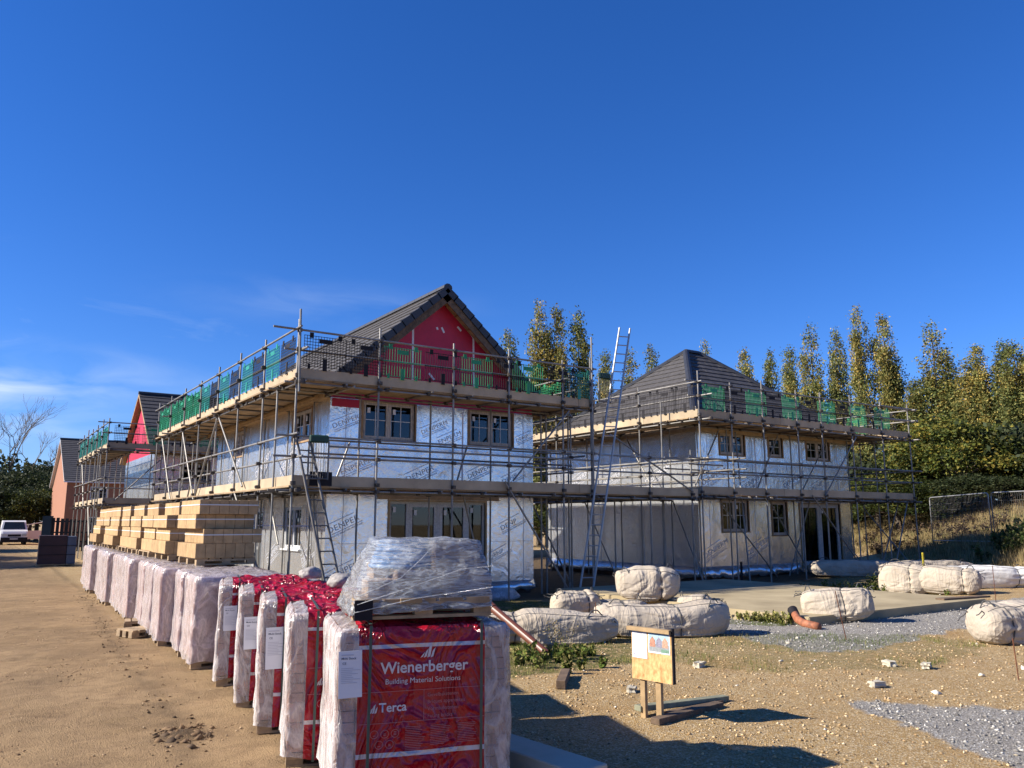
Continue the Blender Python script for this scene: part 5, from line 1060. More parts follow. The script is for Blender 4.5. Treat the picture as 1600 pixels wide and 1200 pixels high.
# foundation slab
sl = MB().box(12.1, 18.1, 8.9, 16.1, -.2, .13); me = sl.mesh('slab'); bm = bmesh.new(); bm.from_mesh(me); bmesh.ops.bevel(bm, geom=bm.edges[:], offset=.015, segments=2, affect='EDGES'); bm.to_mesh(me); bm.free()
put('concrete_slab', me, CONC, None, None, label='weathered yellowish concrete slab on the ground in front of the hipped roof house', cat='slab')
box('slab_plank', frame(17.0, 9.2, .132, -8), 0, 1.5, 0, .2, 0, .035, DARKW, None, label='dark plank lying on the right front edge of the concrete slab', cat='plank')
# orange broken drain bend
t = thing('drain_bend', 'broken orange drain bend with a black mouth beside the slab corner', 'pipe', (11.7, 8.9, 0)); z = tz(11.8, 8.9) + .07
MB().path([(12.05, 9.15, z + .1), (11.92, 9.0, z + .03), (11.8, 8.8, z), (11.72, 8.45, z - .02)], .065, 14).put('pipe_bend', PIPEO, None, t, smooth=True)
MB().tube((12.05, 9.15, z + .08), (12.12, 9.25, z + .16), .085, k=16).put('black_collar', BLACKP, None, t)

# ------------------------------------------------------------------ woven sacks
from mathutils.bvhtree import BVHTree
def sack(label, x, y, deg, L_, w, h, seed, z=None, tilt=0., ties=(), taper=.0, seam=True, m=None, boxy=3.2, sag=.0, bend=0.):
    """bulk bag lying on its side: a taut convex skin, then waists, sag, gathered ends and folds"""
    h *= 1.17; rr = random.Random(seed * 7.7); Z0 = tz(x, y) - .02 if z is None else z; bm = bmesh.new()
    us = [-1, -.86, -.5, -.1, .3, .62, .88, 1]
    for u in us:
        k = .50 if abs(u) == 1 else (.86 if abs(u) > .8 else 1); k *= rr.uniform(.90, 1.04); n = 7; a0 = rr.uniform(0, .9)
        for j in range(n):
            a = a0 + 2 * math.pi * j / n + rr.uniform(-.18, .18); ca, sa = math.cos(a), math.sin(a); e = .55
            bm.verts.new((u * L_ / 2 + rr.uniform(-.03, .03), w / 2 * k * math.copysign(abs(ca) ** e, ca) * rr.uniform(.93, 1.03), h / 2 * k * math.copysign(abs(sa) ** e, sa) * rr.uniform(.93, 1.03)))
    r = bmesh.ops.convex_hull(bm, input=bm.verts); bmesh.ops.delete(bm, geom=[g for g in r['geom_interior'] if isinstance(g, bmesh.types.BMVert)], context='VERTS')
    bmesh.ops.dissolve_limit(bm, angle_limit=R(9), verts=bm.verts, edges=bm.edges)
    me = bpy.data.meshes.new('sack_body'); bm.to_mesh(me); bm.free()
    o = bpy.data.objects.new('tmp', me); COL.objects.link(o); sb = o.modifiers.new('s', 'SUBSURF'); sb.levels = 1; bv = o.modifiers.new('s2', 'SUBSURF'); bv.subdivision_type = 'CATMULL_CLARK'; bv.levels = 3
    dg = bpy.context.evaluated_depsgraph_get(); dg.update(); me2 = bpy.data.meshes.new_from_object(o.evaluated_get(dg)); bpy.data.objects.remove(o); me = me2; me.name = 'sack_body'
    hx = max(abs(v.co.x) for v in me.vertices); hz = -min(v.co.z for v in me.vertices); s_ = (L_ / 2) / hx
    for v in me.vertices:
        q = v.co; u = q.x / hx; a = math.atan2(q.z, q.y); g = 1.
        for t_, dd in ties: g *= 1 - dd * math.exp(-((u - t_) / .09) ** 2)
        gath = max([math.exp(-((abs(u) - 1) / .16) ** 2) * .9] + [math.exp(-((u - t_) / .14) ** 2) for t_, _ in ties])
        f = 1.06 * g + .035 * math.sin(a * 12 + 3 * mnoise.noise(q * 3 + Vector((seed, 0, 0)))) * gath
        f += .05 * mnoise.noise(q * 2.2 + Vector((seed, 0, 0))) - .045 * max(0, 1 - abs(mnoise.noise(q * 2.4 + Vector((seed * 2, 5, 0)))) * 9) - .03 * max(0, 1 - abs(mnoise.noise(Vector((q.x * 1.4, q.y * 5, q.z * 5 + seed)))) * 7)
        yy, zz = q.y * f, q.z * f + hz; top = zz / (2 * hz)
        zz -= (sag * (1 - u * u) + .06 * h * (1 + mnoise.noise(Vector((u * 2.5, seed, 0))))) * top
        if zz < .07: yy *= 1.06; zz = max(zz, .0)
        v.co = Vector((q.x * s_, yy + bend * (u * u - .4), zz))
    me.polygons.foreach_set('use_smooth', [True] * len(me.polygons))
    t = thing('woven_sack', label, 'sack', (x, y, Z0), 'woven sacks lying about the plot'); M = frame(x, y, Z0, deg) @ Matrix.Rotation(R(tilt), 4, 'Y')
    put('sack_body', me, m or SACK, M, t)
    bv_ = BVHTree.FromPolygons([v.co for v in me.vertices], [list(p.vertices) for p in me.polygons])
    def hit(xx, a, o=.004):
        u = xx / (L_ / 2); c = Vector((xx, bend * (u * u - .4), h * .42)); d = Vector((0, math.cos(a), math.sin(a))); p = bv_.ray_cast(c + d * 2, -d)[0]
        return (p + d * o) if p is not None else c + d * .3
    for u in ([t_ for t_, _ in ties] or [.6]):
        MB().path([hit(u * L_ / 2 + .02 * math.sin(k * .5), 2 * math.pi * k / 30) for k in range(30)], .011, 5, closed=True).put('webbing_strap', ROPE, M, t)
    if seam:
        for a_ in (1.0, 2.3): MB().path([hit(xx, a_ + .12 * math.sin(xx * 3), .0) for xx in np.linspace(-L_ * .42, L_ * .42, 26)], .008, 5).put('stitched_seam', ROPE, M, t)
    tails = MB()
    for s_ in (-1, 1):
        for k in range(3):
            p = hit(s_ * L_ * .44, rr.uniform(.3, 2.6)); q = [p]
            for _ in range(4): p = p + Vector((s_ * rr.uniform(.01, .05), rr.uniform(-.05, .05), rr.uniform(-.05, .03))); q.append(p)
            tails.path(q, .008, 5)
            # lifting loop
        a_ = rr.uniform(.8, 2.2); p0, p1 = hit(s_ * L_ * .40, a_), hit(s_ * L_ * .30, a_ + .5); mid = (p0 + p1) / 2 + Vector((0, .03, .09)); MB().path([p0, p0.lerp(mid, .6) + Vector((0, 0, .03)), mid, p1.lerp(mid, .6) + Vector((0, 0, .03)), p1], .010, 5).put('lifting_loop', ROPE, M, t)
    tails.put('tie_tail', ROPE, M, t)
    return t
sack('pale sack lying behind the long one, partly shaded at its left end', 10.25, 13.0, -20, 1.0, .66, .56, 1.1, ties=((.4, .10),), boxy=4)
sack('long tan sack like a roll at the left, with one tight waist', 7.08, 9.95, -30, 2.5, .62, .50, 2.3, ties=((-.25, .16),), boxy=6)
sack('flat white sack between the tan roll and the big top sack', 11.1, 12.7, -25, 1.3, .6, .36, 3.7, ties=((.1, .1),))
sack('largest long sack sagging in the middle, right behind the notice board', 9.2, 9.45, -28, 2.15, .8, .62, 4.2, ties=((.15, .05),), boxy=5, sag=.14, bend=.1)
sack('plump sack heaped on top of the others with a strap round it', 12.0, 12.75, -38, 1.35, .82, .68, 5.9, z=.12, ties=((.35, .09),), boxy=4)
sack('small grey sack tucked right of the heaped plump sack', 12.45, 11.85, -60, .75, .55, .40, 6.6)
sack('sack slumped over the front edge of the concrete slab', 13.15, 9.05, -58, 1.25, .78, .60, 7.3, z=.0, tilt=-6, ties=((.2, .06),), boxy=4)
sack('sack cut off by the right edge of the picture, standing on gravel', 12.95, 6.05, -15, 1.35, .75, .60, 8.1, ties=((-.5, .05),), boxy=6)
sack('rounded sack seen end on behind the slab, leftmost of the right hand heap', 20.7, 12.2, -75, 1.3, .85, .80, 9.4, ties=((.3, .08),))
sack('smaller rounded sack seen end on, between the bigger round one and the white long one', 21.0, 11.2, -75, 1.5, .92, .72, 10.2, ties=((.5, .1),))
sack('bright white long sack at the far right beside the rounded pair', 23.2, 11.3, -38, 2.6, .8, .66, 11.5, ties=((.5, .1),), m=mat('white_woven_sack', (.78, .75, .70), .85, 0, .1, 3, .35, 8, bdist=.03))
sack('long beige sack stretched out behind the rounded pair', 25.0, 14.0, -32, 3.0, .8, .60, 12.9, ties=((-.2, .08),))
sack('shaded grey sack lying farthest back at the right', 24.6, 16.1, -35, 3.2, .8, .55, 13.4)
box('yellow_stake', frame(22.9, 12.9, tz(22.9, 12.9), 10), 0, .09, 0, .03, -.1, .95, YELLOW, None, label='bright yellow stake sticking up among the far right sacks', cat='stake')
# broken pallets half under the packs by the track
for i, (x, y, a, lb) in enumerate(((2.22, 13.6, 20, 'broken reddish pallet piece jutting from the packs, nearer one'), (2.3, 14.9, -8, 'broken reddish pallet piece jutting from the packs, farther one'))):
    t = thing('broken_pallet', lb, 'pallet', (x, y, tz(x, y)), 'broken pallets beside the track'); pallet(frame(x, y, tz(x, y) + .01, a), t, .55, .45, 0, .11)
# brick pack on the road, shade painted into its dark colours
t, M = None, None
DKF = filmmat('dark_film', .75, (.10, .11, .14), 16)
def shaded_pack():
    x, y = 2.35, 36.6; z = tz(x, y); t = thing('wrapped_stack', 'wrapped brick pack coloured dark for the shade, standing alone beyond the others', 'pallet load', (x, y, z)); M = frame(x, y, z, -3)
    pallet(M, t, 1.35, 1.1, 0, .1); box('pack_body', M, .03, 1.0, .03, 1.07, .102, 1.2, mat('shade_dark_pack', (.045, .02, .025), .7), t, ch=.01); box('pack_side', M, 1.01, 1.33, .05, 1.05, .102, 1.16, mat('shade_blue_pack', (.10, .13, .19), .6), t, ch=.01)
    for zz in (.45, .8): box('dark_strap', M, .02, 1.335, .015, .028, zz, zz + .02, BLACKP, t)
shaded_pack()

# ------------------------------------------------------------------ black fence, van, mesh fence panels
def black_fence():
    t = thing('fence', 'black stained timber fence with gaps between its pales, left of the far brick packs', 'fence', (6.3, 61, 0)); p0, p1 = Vector((4.55, 60.5, 0)), Vector((11.5, 57.5, 0)); d = (p1 - p0); n = int(d.length / .27); a = math.degrees(math.atan2(d.y, d.x))
    for i in range(n): q = p0 + d * (i / n); box('pale', frame(q.x, q.y, tz(q.x, q.y), a), 0, .19, 0, .022, 0, 2.0 + (i % 2) * .03, FENCEB, t)
    for z in (.4, 1.0, 1.7): box('rail', frame(p0.x, p0.y, z, a), 0, d.length, .024, .07, 0, .09, FENCEB, t)
    box('post', frame(p0.x, p0.y, 0, a), -.55, -.02, -.05, .3, 0, 2.1, mat('teal_box', (.01, .03, .045), .5), t)
black_fence()
def van():
    x, y = 3.0, 71.8; z = tz(x, y); t = thing('parked_van', 'white van facing the camera with its door open, far left', 'van', (x, y, z)); M = frame(x - .85, y, z, 0)
    prof = [(0, .35), (0, .85), (.12, 1.0), (.95, 1.12), (1.55, 1.72), (1.9, 1.82), (4.2, 1.82), (4.3, .35)]
    b = MB(); n = len(prof)
    for xx in (0, .12, 1.62, 1.74):
        ins = .0 if xx in (.12, 1.62) else 1
        for (yy, zz) in prof: b.v.append((xx + (.10 if zz > 1.2 and xx == 0 else -.10 if zz > 1.2 and xx == 1.74 else 0), yy + (.05 if ins and yy < .2 else 0), zz - (.06 if ins and zz > 1.6 else 0)))
    for k in range(3):
        for i in range(n): j = (i + 1) % n; b.f.append([k * n + i, k * n + j, (k + 1) * n + j, (k + 1) * n + i])
    b.f += [list(range(n)), list(range(3 * n, 4 * n))[::-1]]; b.put('body', CARW, M, t)
    MB().poly([(.14, .99, 1.165), (1.6, .99, 1.165), (1.5, 1.51, 1.69), (.24, 1.51, 1.69)], (0, -.02, .02)).put('windscreen', mat('van_glass', (.02, .025, .03), .08), M, t)
    box('bumper', M, .0, 1.74, -.06, .04, .22, .56, BLACKP, t, ch=.02); box('number_plate', M, .6, 1.12, -.075, -.062, .40, .50, mat('white_plate', (.6, .6, .6), .5), t); box('grille', M, .45, 1.3, -.015, .01, .62, .78, BLACKP, t)
    for a in (.06, 1.36): box('headlight', M, a, a + .32, -.02, .05, .66, .86, LAMPG, t, ch=.02)
    for a in (.0, 1.52):
        for yy in (.75, 3.4): w = MB().tube((a, yy, .31), (a + .2, yy, .31), .31, k=18).put('wheel', TYRE, M, t); MB().tube((a - .006, yy, .31), (a + .206, yy, .31), .17, k=14).put('rim', ALU, M, w)
    D = M @ Matrix.Translation((1.76, 1.25, 0)) @ Matrix.Rotation(R(-62), 4, 'Z') @ Matrix.Rotation(R(90), 4, 'Z')
    d = MB().box(0, 1.1, 0, .06, .4, 1.05).box(0, .05, 0, .05, 1.05, 1.5).box(1.05, 1.1, 0, .05, 1.05, 1.72).poly([(0, 0, 1.45), (1.1, 0, 1.68), (1.1, 0, 1.74), (0, 0, 1.51)], (0, .05, 0)).put('door', CARW, M @ Matrix.Translation((1.76, 1.3, 0)) @ Matrix.Rotation(R(18), 4, 'Z'), t)
    for a in (-.16, 1.76): box('mirror', M, a, a + .14, 1.2, 1.28, 1.05, 1.25, BLACKP, t, ch=.02)
van()
def mesh_panel(label, p0, p1):
    t = thing('mesh_fence_panel', label, 'fence panel', p0, 'steel mesh fence panels'); p0, p1 = Vector(p0), Vector(p1); d = p1 - p0; L_ = math.hypot(d.x, d.y); a = math.degrees(math.atan2(d.y, d.x)); M = frame(p0.x, p0.y, p0.z, a); H = 2.0; k = d.z / L_
    r = .12; pts = [(0.0, 0, 0), (0, 0, H - r)] + [(r - r * math.cos(q), 0, H - r + r * math.sin(q)) for q in np.linspace(.3, 1.57, 5)] + [(L_ - r + r * math.sin(q), 0, H - r + r * math.cos(q) + k * L_) for q in np.linspace(0, 1.3, 5)] + [(L_, 0, H - r + k * L_), (L_, 0, k * L_)]
    MB().path(pts, .021, 8).put('tube_frame', ALU, M, t, smooth=True)
    tube('tube_frame', M, (0, 0, .15), (L_, 0, .15 + k * L_), ALU, t, r=.019); w = MB(); n = int(L_ / .1)
    for i in range(1, n): x = L_ * i / n; w.tube((x, 0, .15 + k * x), (x, 0, H - .01 + k * x), .0035, k=4, cap=False)
    for i in range(1, 7): z = .15 + i * 1.8 / 7; w.tube((0, .006, z), (L_, .006, z + k * L_), .004, k=4, cap=False)
    w.put('wire_infill', STEEL, M, t)
    MB().box(-.3, .3, -.12, .12, -.12, .02).put('rubber_foot', BLACKP, M @ Matrix.Translation((L_, 0, k * L_)), t)
def gr(x, y): return (x, y, tz(x, y) + .05)
mesh_panel('steel mesh fence panel on the bank, the left one ending at the joint', (35.0, 19.2, .78), (32.75, 15.65, .84)); mesh_panel('steel mesh fence panel at the right edge of the picture', (32.65, 15.5, .84), (31.1, 12.2, .84)); 

# ------------------------------------------------------------------ trees and other plants
def blades(P, rng, size, tall=1., cols=None, tilt=.9):
    """leaf quads of about `size` at the points P"""
    n = len(P); a = rng.normal(size=(n, 3)); a /= np.linalg.norm(a, axis=1)[:, None]; b = rng.normal(size=(n, 3)); b -= (b * a).sum(1)[:, None] * a; b /= np.linalg.norm(b, axis=1)[:, None]
    s = size * rng.uniform(.6, 1.3, n)[:, None]; a = a * s; b = b * s * .62 * tall
    V = np.stack([P - a, P + b * .9, P + a, P - b * .9], 1).reshape(-1, 3); F = np.arange(4 * n).reshape(-1, 4)
    return V, F, np.repeat(cols, 4, 0)
def leafcols(n, rng, pal, clump=None):
    pal = np.array(pal); w = rng.random((n, 1)) if clump is None else np.clip(clump[:, None] + rng.normal(0, .22, (n, 1)), 0, .999)
    k = (w[:, 0] * (len(pal) - 1)); i = np.floor(k).astype(int); f = (k - i)[:, None]; c = pal[i] * (1 - f) + pal[np.minimum(i + 1, len(pal) - 1)] * f
    return c * rng.uniform(.7, 1.3, (n, 1))
PALP = [(.075, .095, .03), (.13, .15, .042), (.20, .20, .06), (.30, .25, .07), (.40, .28, .07)]
PALB = [(.028, .045, .010), (.055, .08, .015), (.11, .13, .022), (.2, .18, .03), (.30, .22, .035)]
PALD = [(.018, .028, .010), (.03, .042, .014), (.05, .06, .02), (.07, .07, .025)]
def poplar_mesh(seed, yellow):
    rng = np.random.default_rng(seed); H = 18.; b = MB(); pts = []; cl = []
    b.tube((0, 0, -.5), (.1, .05, H * .55), .26, .12, 7); b.tube((.1, .05, H * .55), (0, 0, H * .96), .12, .02, 6)
    plumes = [(0, 0, 2.0, H, 1.25)]
    for i in range(rng.integers(5, 8)):
        a = rng.uniform(0, 6.28); r = rng.uniform(.45, 1.25); plumes.append((r * math.cos(a), r * math.sin(a), rng.uniform(1, 4), H * rng.uniform(.6, .93), rng.uniform(.6, .9)))
    for (x, y, z0, z1, w) in plumes:
        b.tube((0, 0, max(.3, z0 - 1)), (x * .8, y * .8, z0 + 2), .07, .06, 5); b.tube((x * .8, y * .8, z0 + 2), (x * 1.05, y * 1.05, z1 - .4), .06, .01, 5)
        nb = int((z1 - z0) * 9)
        for k in range(nb):                                   # short upswept twigs with leaf clusters
            u = rng.uniform(0, 1); z = z0 + (z1 - z0) * u; ww = w * (max(0, 1 - (2 * u - .95) ** 4 / 1.25) ** .6 * (.72 + .28 * (1 - u)) + .05); a = rng.uniform(0, 6.28); rr = ww * rng.uniform(.3, 1.05)
            c = np.array([x * (1 - .05 * u) + rr * math.cos(a), y * (1 - .12 * u) + rr * math.sin(a), z]); m = rng.integers(20, 40)
            q = c + rng.normal(0, 1, (m, 3)) * [.25, .25, .34]; pts.append(q); cl.append(np.full(m, np.clip(rng.normal(.38 + yellow, .22) + .12 * math.sin(z), 0, 1)))
    P = np.concatenate(pts); C = np.concatenate(cl); V, F, c = blades(P, rng, .115, 1., leafcols(len(P), rng, PALP, C))
    return b.mesh('trunk'), npmesh('crown', V, F, c)
POPM = [poplar_mesh(100 + i, (.0, .12, .2, -.05)[i % 4]) for i in range(6)]
def tree(label, x, y, H, meshes, H0, wid, rot, cat='tree', name='poplar_tree', group='poplars in the row behind the houses'):
    z = tz(x, y) - .1; t = thing(name, label, cat, (x, y, z), group); M = Matrix.Translation((x, y, z)) @ Matrix.Rotation(rot, 4, 'Z') @ Matrix.Diagonal((wid, wid, H / H0, 1))
    put('trunk', meshes[0], BARK, M, t); put('crown', meshes[1], LEAF, M, t); return t
POPS = [(27.7, 41.62, 13.6, 'short yellowish poplar just right of the red gable'), (35.07, 48.68, 18.1, 'tall poplar, leftmost of the three beside the red gable'), (36.26, 47.8, 17.73, 'tall dark poplar, middle of the three beside the red gable'), (37.54, 46.8, 17.45, 'tall poplar, right one of the three, left of the long ladder'),
        (48.86, 56.9, 17.6, 'distant poplar top just left of the long ladder'), (50.67, 55.3, 17.7, 'distant poplar top behind the long ladder'), (52.07, 53.98, 17.86, 'distant pointed poplar top between ladder and hipped roof'), (59.17, 53.84, 19.04, 'poplar top peeping over the ridge of the hipped roof'),
        (61.67, 50.96, 18.0, 'poplar top above the right slope of the hipped roof, first one'), (63.16, 49.1, 17.84, 'poplar top above the right slope of the hipped roof, second one'), (60.19, 44.74, 17.2, 'slim poplar left of the taller one at the end of the hipped roof'), (57.22, 40.32, 17.97, 'tall many stemmed poplar at the right end of the hipped roof'),
        (58.32, 38.71, 17.3, 'narrow tan poplar beside the tallest poplar'), (55.92, 35.05, 17.84, 'tallest broad poplar above the right end of the scaffold'), (56.79, 33.63, 17.05, 'tall poplar just right of the tallest one'), (57.17, 32.98, 13.88, 'low poplar stepping down toward the gap of sky'), (56.3, 31.2, 12.0, 'slim dark poplar on the left flank of the lone tall one'),
        (56.63, 29.83, 15.9, 'lone tall poplar right of the gap of sky'), (57.03, 29.05, 13.0, 'lower poplar leaning on the right of the lone tall one'), (56.2, 27.3, 12.6, 'sparse poplar left of the last group'), (55.91, 26.6, 13.4, 'poplar in the last group, first from its left'), (56.52, 25.2, 13.5, 'poplar in the last group, second from its left'), (55.14, 23.9, 13.2, 'poplar in the last group, third from its left'), (55.3, 22.6, 13.6, 'poplar at the right edge of the picture')]
for i, (x, y, h, lb) in enumerate(POPS): tree(lb, x, y, h - tz(x, y) + .1, POPM[i % 6], 18., random.uniform(.66, .84), random.uniform(0, 6.28))
def broad_mesh(seed, H, r, pal, n=150, yellow=0., ls=.105, open_=.35):
    rng = np.random.default_rng(seed); b = MB(); b.tube((0, 0, -.5), (.1, 0, H * .35), .22, .16, 7); pts = []; cl = []
    for k in range(n):
        d = rng.normal(size=3); d /= np.linalg.norm(d); d[2] = abs(d[2]) * 1.1 - .42; rr = rng.uniform(.55, 1.02)
        c = np.array([d[0] * r * rr, d[1] * r * rr, H * .5 + d[2] * H * .48 * rr]); c += rng.normal(0, .25, 3)
        if k % 9 == 0: b.tube((0, 0, H * .3), tuple(c * [.85, .85, .97]), .07, .02, 5)
        m = rng.integers(80, 150); pts.append(c + rng.normal(0, 1, (m, 3)) * [.42, .42, .26]); cl.append(np.full(m, np.clip(rng.normal(.35 + yellow + .12 * (c[2] / H - .5), .2), 0, 1)))
    P = np.concatenate(pts); C = np.concatenate(cl); keep = P[:, 2] > .05; P, C = P[keep], C[keep]
    V, F, c = blades(P, rng, ls, 1., leafcols(len(P), rng, pal, C)); return b.mesh('trunk'), npmesh('crown', V, F, c)
PALM = [tuple(c * .62 for c in p) for p in PALB[:4]]
BRM = [broad_mesh(7, 8, 3.6, [tuple(c * .8 for c in p) for p in PALB], 170, .12), broad_mesh(8, 8, 3.6, PALM, 170, .0), broad_mesh(9, 8, 3.8, PALD, 180, 0.)]
GB = 'bushy trees below the poplars'
BTS = [(43.5, 22.4, 8.4, 0, 1.05, 'golden green bushy tree just past the right end of the scaffold'), (40.0, 23.6, 6.6, 1, .95, 'green bushy tree seen through the far end of the scaffold'), (44.5, 27.5, 7.2, 0, 1., 'yellowing bushy tree behind the far end of the scaffold'), (46.5, 20.9, 6.9, 0, .9, 'golden bushy tree right of the biggest golden one'),
       (47.5, 18.9, 7.2, 2, 1., 'dark bushy tree above the mesh fence joint'), (46.5, 16.3, 7.5, 2, 1., 'dark bushy tree above the right mesh panel'), (43.0, 13.5, 5.6, 1, .85, 'leafy green bush at the right edge above the fence'), (49.0, 30.5, 7.0, 1, 1., 'green tree low behind the upper scaffold lift'), (50.0, 33.5, 6.5, 2, 1., 'dark tree low behind the scaffold, left of the green one'),
       (41.2, 19.8, 4.2, 2, .8, 'low dark bush on the bank left of the mesh fence'), (44.0, 36.0, 6.5, 1, 1., 'bushy tree hidden behind the hipped house end'), (38.0, 45.0, 6.0, 2, 1., 'dark bushy tree in the gap between the houses'), (31.0, 42.0, 5.5, 1, 1., 'green bushy tree low in the gap between the houses'), (52.0, 24.0, 8.5, 2, 1.1, 'dark tall bush under the last poplars'), (51.0, 28.0, 8.0, 1, 1.1, 'green bush under the lone tall poplar'), (50.5, 19.5, 8.0, 2, 1.1, 'dark bush at the right edge under the poplars')]
for i, (x, y, h, k, w, lb) in enumerate(BTS): tree(lb, x * 1.1, y * 1.1, h * (.78 if i in (0,) else .56), BRM[k], 8., w, i * 1.7, name='bushy_tree', group=GB)
LF = [(3.4, 92, 8.2, 2, 1.1, 'dark round tree at the far left edge'), (5.6, 90, 7.8, 2, 1.05, 'dark evergreen next to the gable of the orange brick house'), (1.4, 86, 6.2, 2, 1.2, 'low dark bush behind the white van'), (4.6, 84, 5.6, 1, .9, 'green bush between the van and the brick house'), (7.2, 101, 9.8, 2, 1.0, 'tall dark tree left of the brick gable'), (.2, 96, 9.0, 2, 1.2, 'dark tree cut by the left edge of the picture'), (-4, 90, 8.5, 2, 1.2, 'dark tree beyond the left edge')]
for i, (x, y, h, k, w, lb) in enumerate(LF): tree(lb, x, y, h, BRM[k], 8., w, i * 2.3, name='bushy_tree', group='dark trees behind the van')
def bare_tree():
    t = thing('bare_tree', 'leafless fine twigged tree above the dark trees, far left', 'tree', (4.2, 99, 0)); b = MB(); rng = random.Random(2)
    def br(p, d, l, r, dep):
        q = p + d * l; b.tube(p, q, r, r * .65, 5 if dep < 3 else 3, cap=False)
        if dep < 6:
            for _ in range(3 if dep < 5 else 2): e = (d + Vector((rng.uniform(-.75, .75), rng.uniform(-.75, .75), rng.uniform(-.15, .5)))).normalized(); br(q, e, l * rng.uniform(.62, .85), r * .6, dep + 1)
    br(Vector((4.2, 99, -.2)), Vector((0, 0, 1)), 4.2, .22, 0); b.put('trunk', BARK, None, t)
bare_tree()
# trees out of frame to the left whose shade crosses the far track
for lb, i, x, y, h in (('dark tree left of the track, level with the foil wrapped far house', 0, -9, 43, 9), ('dark tree left of the track, tallest of its row', 1, -11, 50, 10), ('dark tree left of the track, level with the black fence', 2, -8, 61, 9)): tree(lb, x, y, h, BRM[2], 8., 1.2, i, name='bushy_tree', group='unseen trees left of the track')
# far woodland strips closing the horizon
def woodland(name, pts, h, n, pal, seed, ls=.42):
    rng = np.random.default_rng(seed); P = []; C = []
    for (x0, y0), (x1, y1) in zip(pts[:-1], pts[1:]):
        m = int(n * math.hypot(x1 - x0, y1 - y0)); u = rng.random(m); top = h * (.65 + .5 * vn((x0 + u * (x1 - x0)) * .13, (y0 + u * (y1 - y0)) * .13)); P.append(np.stack([x0 + u * (x1 - x0) + rng.normal(0, 2, m), y0 + u * (y1 - y0) + rng.normal(0, 2, m), np.sqrt(rng.random(m)) * top + terrain(x0 + u * (x1 - x0), y0 + u * (y1 - y0))], 1)); C.append(vn(P[-1][:, 0] * .4, P[-1][:, 1] * .4 + P[-1][:, 2] * .5))
    P = np.concatenate(P); C = np.concatenate(C); V, F, c = blades(P, rng, ls, 1., leafcols(len(P), rng, pal, C)); put(name, npmesh(name, V, F, c), LEAF, kind='stuff', label='distant belt of woodland closing the horizon', cat='woodland')
woodland('far_woodland', [(-60, 150), (0, 145), (60, 130), (95, 95), (110, 50), (115, 0), (90, -40)], 11, 130, PALD, 3)
woodland('hedge_undergrowth', [(62, 52), (55, 38), (52, 30), (52, 22), (50, 12), (46, 2)], 4.6, 1500, PALD, 5, .17)
# dry grass, weeds and tufts
def grass_patch(name, label, xy, h, w, pal, seed, cat='grass', lean=.35):
    rng = np.random.default_rng(seed); n = len(xy); z = terrain(xy[:, 0], xy[:, 1]) - .02; a = rng.uniform(0, 6.28, n); hh = h * rng.uniform(.4, 1.25, n); dx = np.cos(a), np.sin(a)
    B = np.stack([xy[:, 0], xy[:, 1], z], 1); s = np.stack([-dx[1], dx[0], np.zeros(n)], 1) * w; t = np.stack([dx[0] * hh * lean * rng.uniform(.2, 1.6, n), dx[1] * hh * lean * rng.uniform(.2, 1.6, n), hh], 1)
    V = np.stack([B - s, B + s, B + t], 1).reshape(-1, 3); F = np.arange(3 * n).reshape(-1, 3); c = leafcols(n, rng, pal, vn(xy[:, 0] * 1.2, xy[:, 1] * 1.2)); put(name, npmesh(name, V, F, np.repeat(c, 3, 0)), GRASSM, kind='stuff', label=label, cat=cat)
def scatter(n, x0, x1, y0, y1, f, seed):
    rng = np.random.default_rng(seed); x = rng.uniform(x0, x1, n); y = rng.uniform(y0, y1, n); k = rng.random(n) < f(x, y); return np.stack([x[k], y[k]], 1)
GP = [(.05, .085, .012), (.09, .13, .02), (.16, .17, .04), (.28, .22, .09)]; DP = [(.14, .11, .05), (.24, .18, .08), (.36, .27, .13), (.12, .13, .04)]
grass_patch('grass_tufts', 'short green grass growing in patches round the sacks and slab', scatter(420000, 3.8, 20, 5, 18, lambda x, y: zones(x, y)[2] ** 1.4 * sst(.4, .62, fbm(x * 2.1, y * 2.1)) * .9, 3), .075, .004, GP, 4)
grass_patch('bank_grass', 'dry tan grass and weeds covering the bank', scatter(300000, 26, 62, 2, 50, lambda x, y: sst(11.4, 12.7, .746 * x - .666 * y) * (1 - .5 * sst(20, 28, .746 * x - .666 * y)), 6), .32, .014, DP, 7)
def weeds(name, label, xy, hh, seed, pal=GP, ls=.03, cat='weeds'):
    rng = np.random.default_rng(seed); P = []; st = MB()
    for (x, y), h in zip(xy, hh):
        for k in range(5):
            a = rng.uniform(0, 6.28); e = np.array([x + math.cos(a) * h * .4, y + math.sin(a) * h * .4, tz(x, y) + h * rng.uniform(.6, 1)]); s = np.array([x, y, tz(x, y)]); u = rng.random((26, 1)); P.append(s + (e - s) * u + rng.normal(0, h * .07, (26, 3)))
    P = np.concatenate(P); P[:, 2] = np.maximum(P[:, 2], .0 + terrain(P[:, 0], P[:, 1])); V, F, c = blades(P, rng, ls, 1., leafcols(len(P), rng, pal)); put(name, npmesh(name, V, F, c), GRASSM, kind='stuff', label=label, cat=cat)
rw = random.Random(5)
weeds('weeds', 'green weeds around the foot of the brown drain pipe', [(6.3 + rw.gauss(0, .35), 8.6 + rw.gauss(0, .35)) for _ in range(26)], [rw.uniform(.08, .22) for _ in range(26)], 1)
weeds('tall_weed', 'tall dry weed standing before the long tan roll sack', [(7.0, 9.15), (7.1, 9.2), (6.9, 9.2)], [.55, .4, .35], 2, pal=DP, ls=.014)
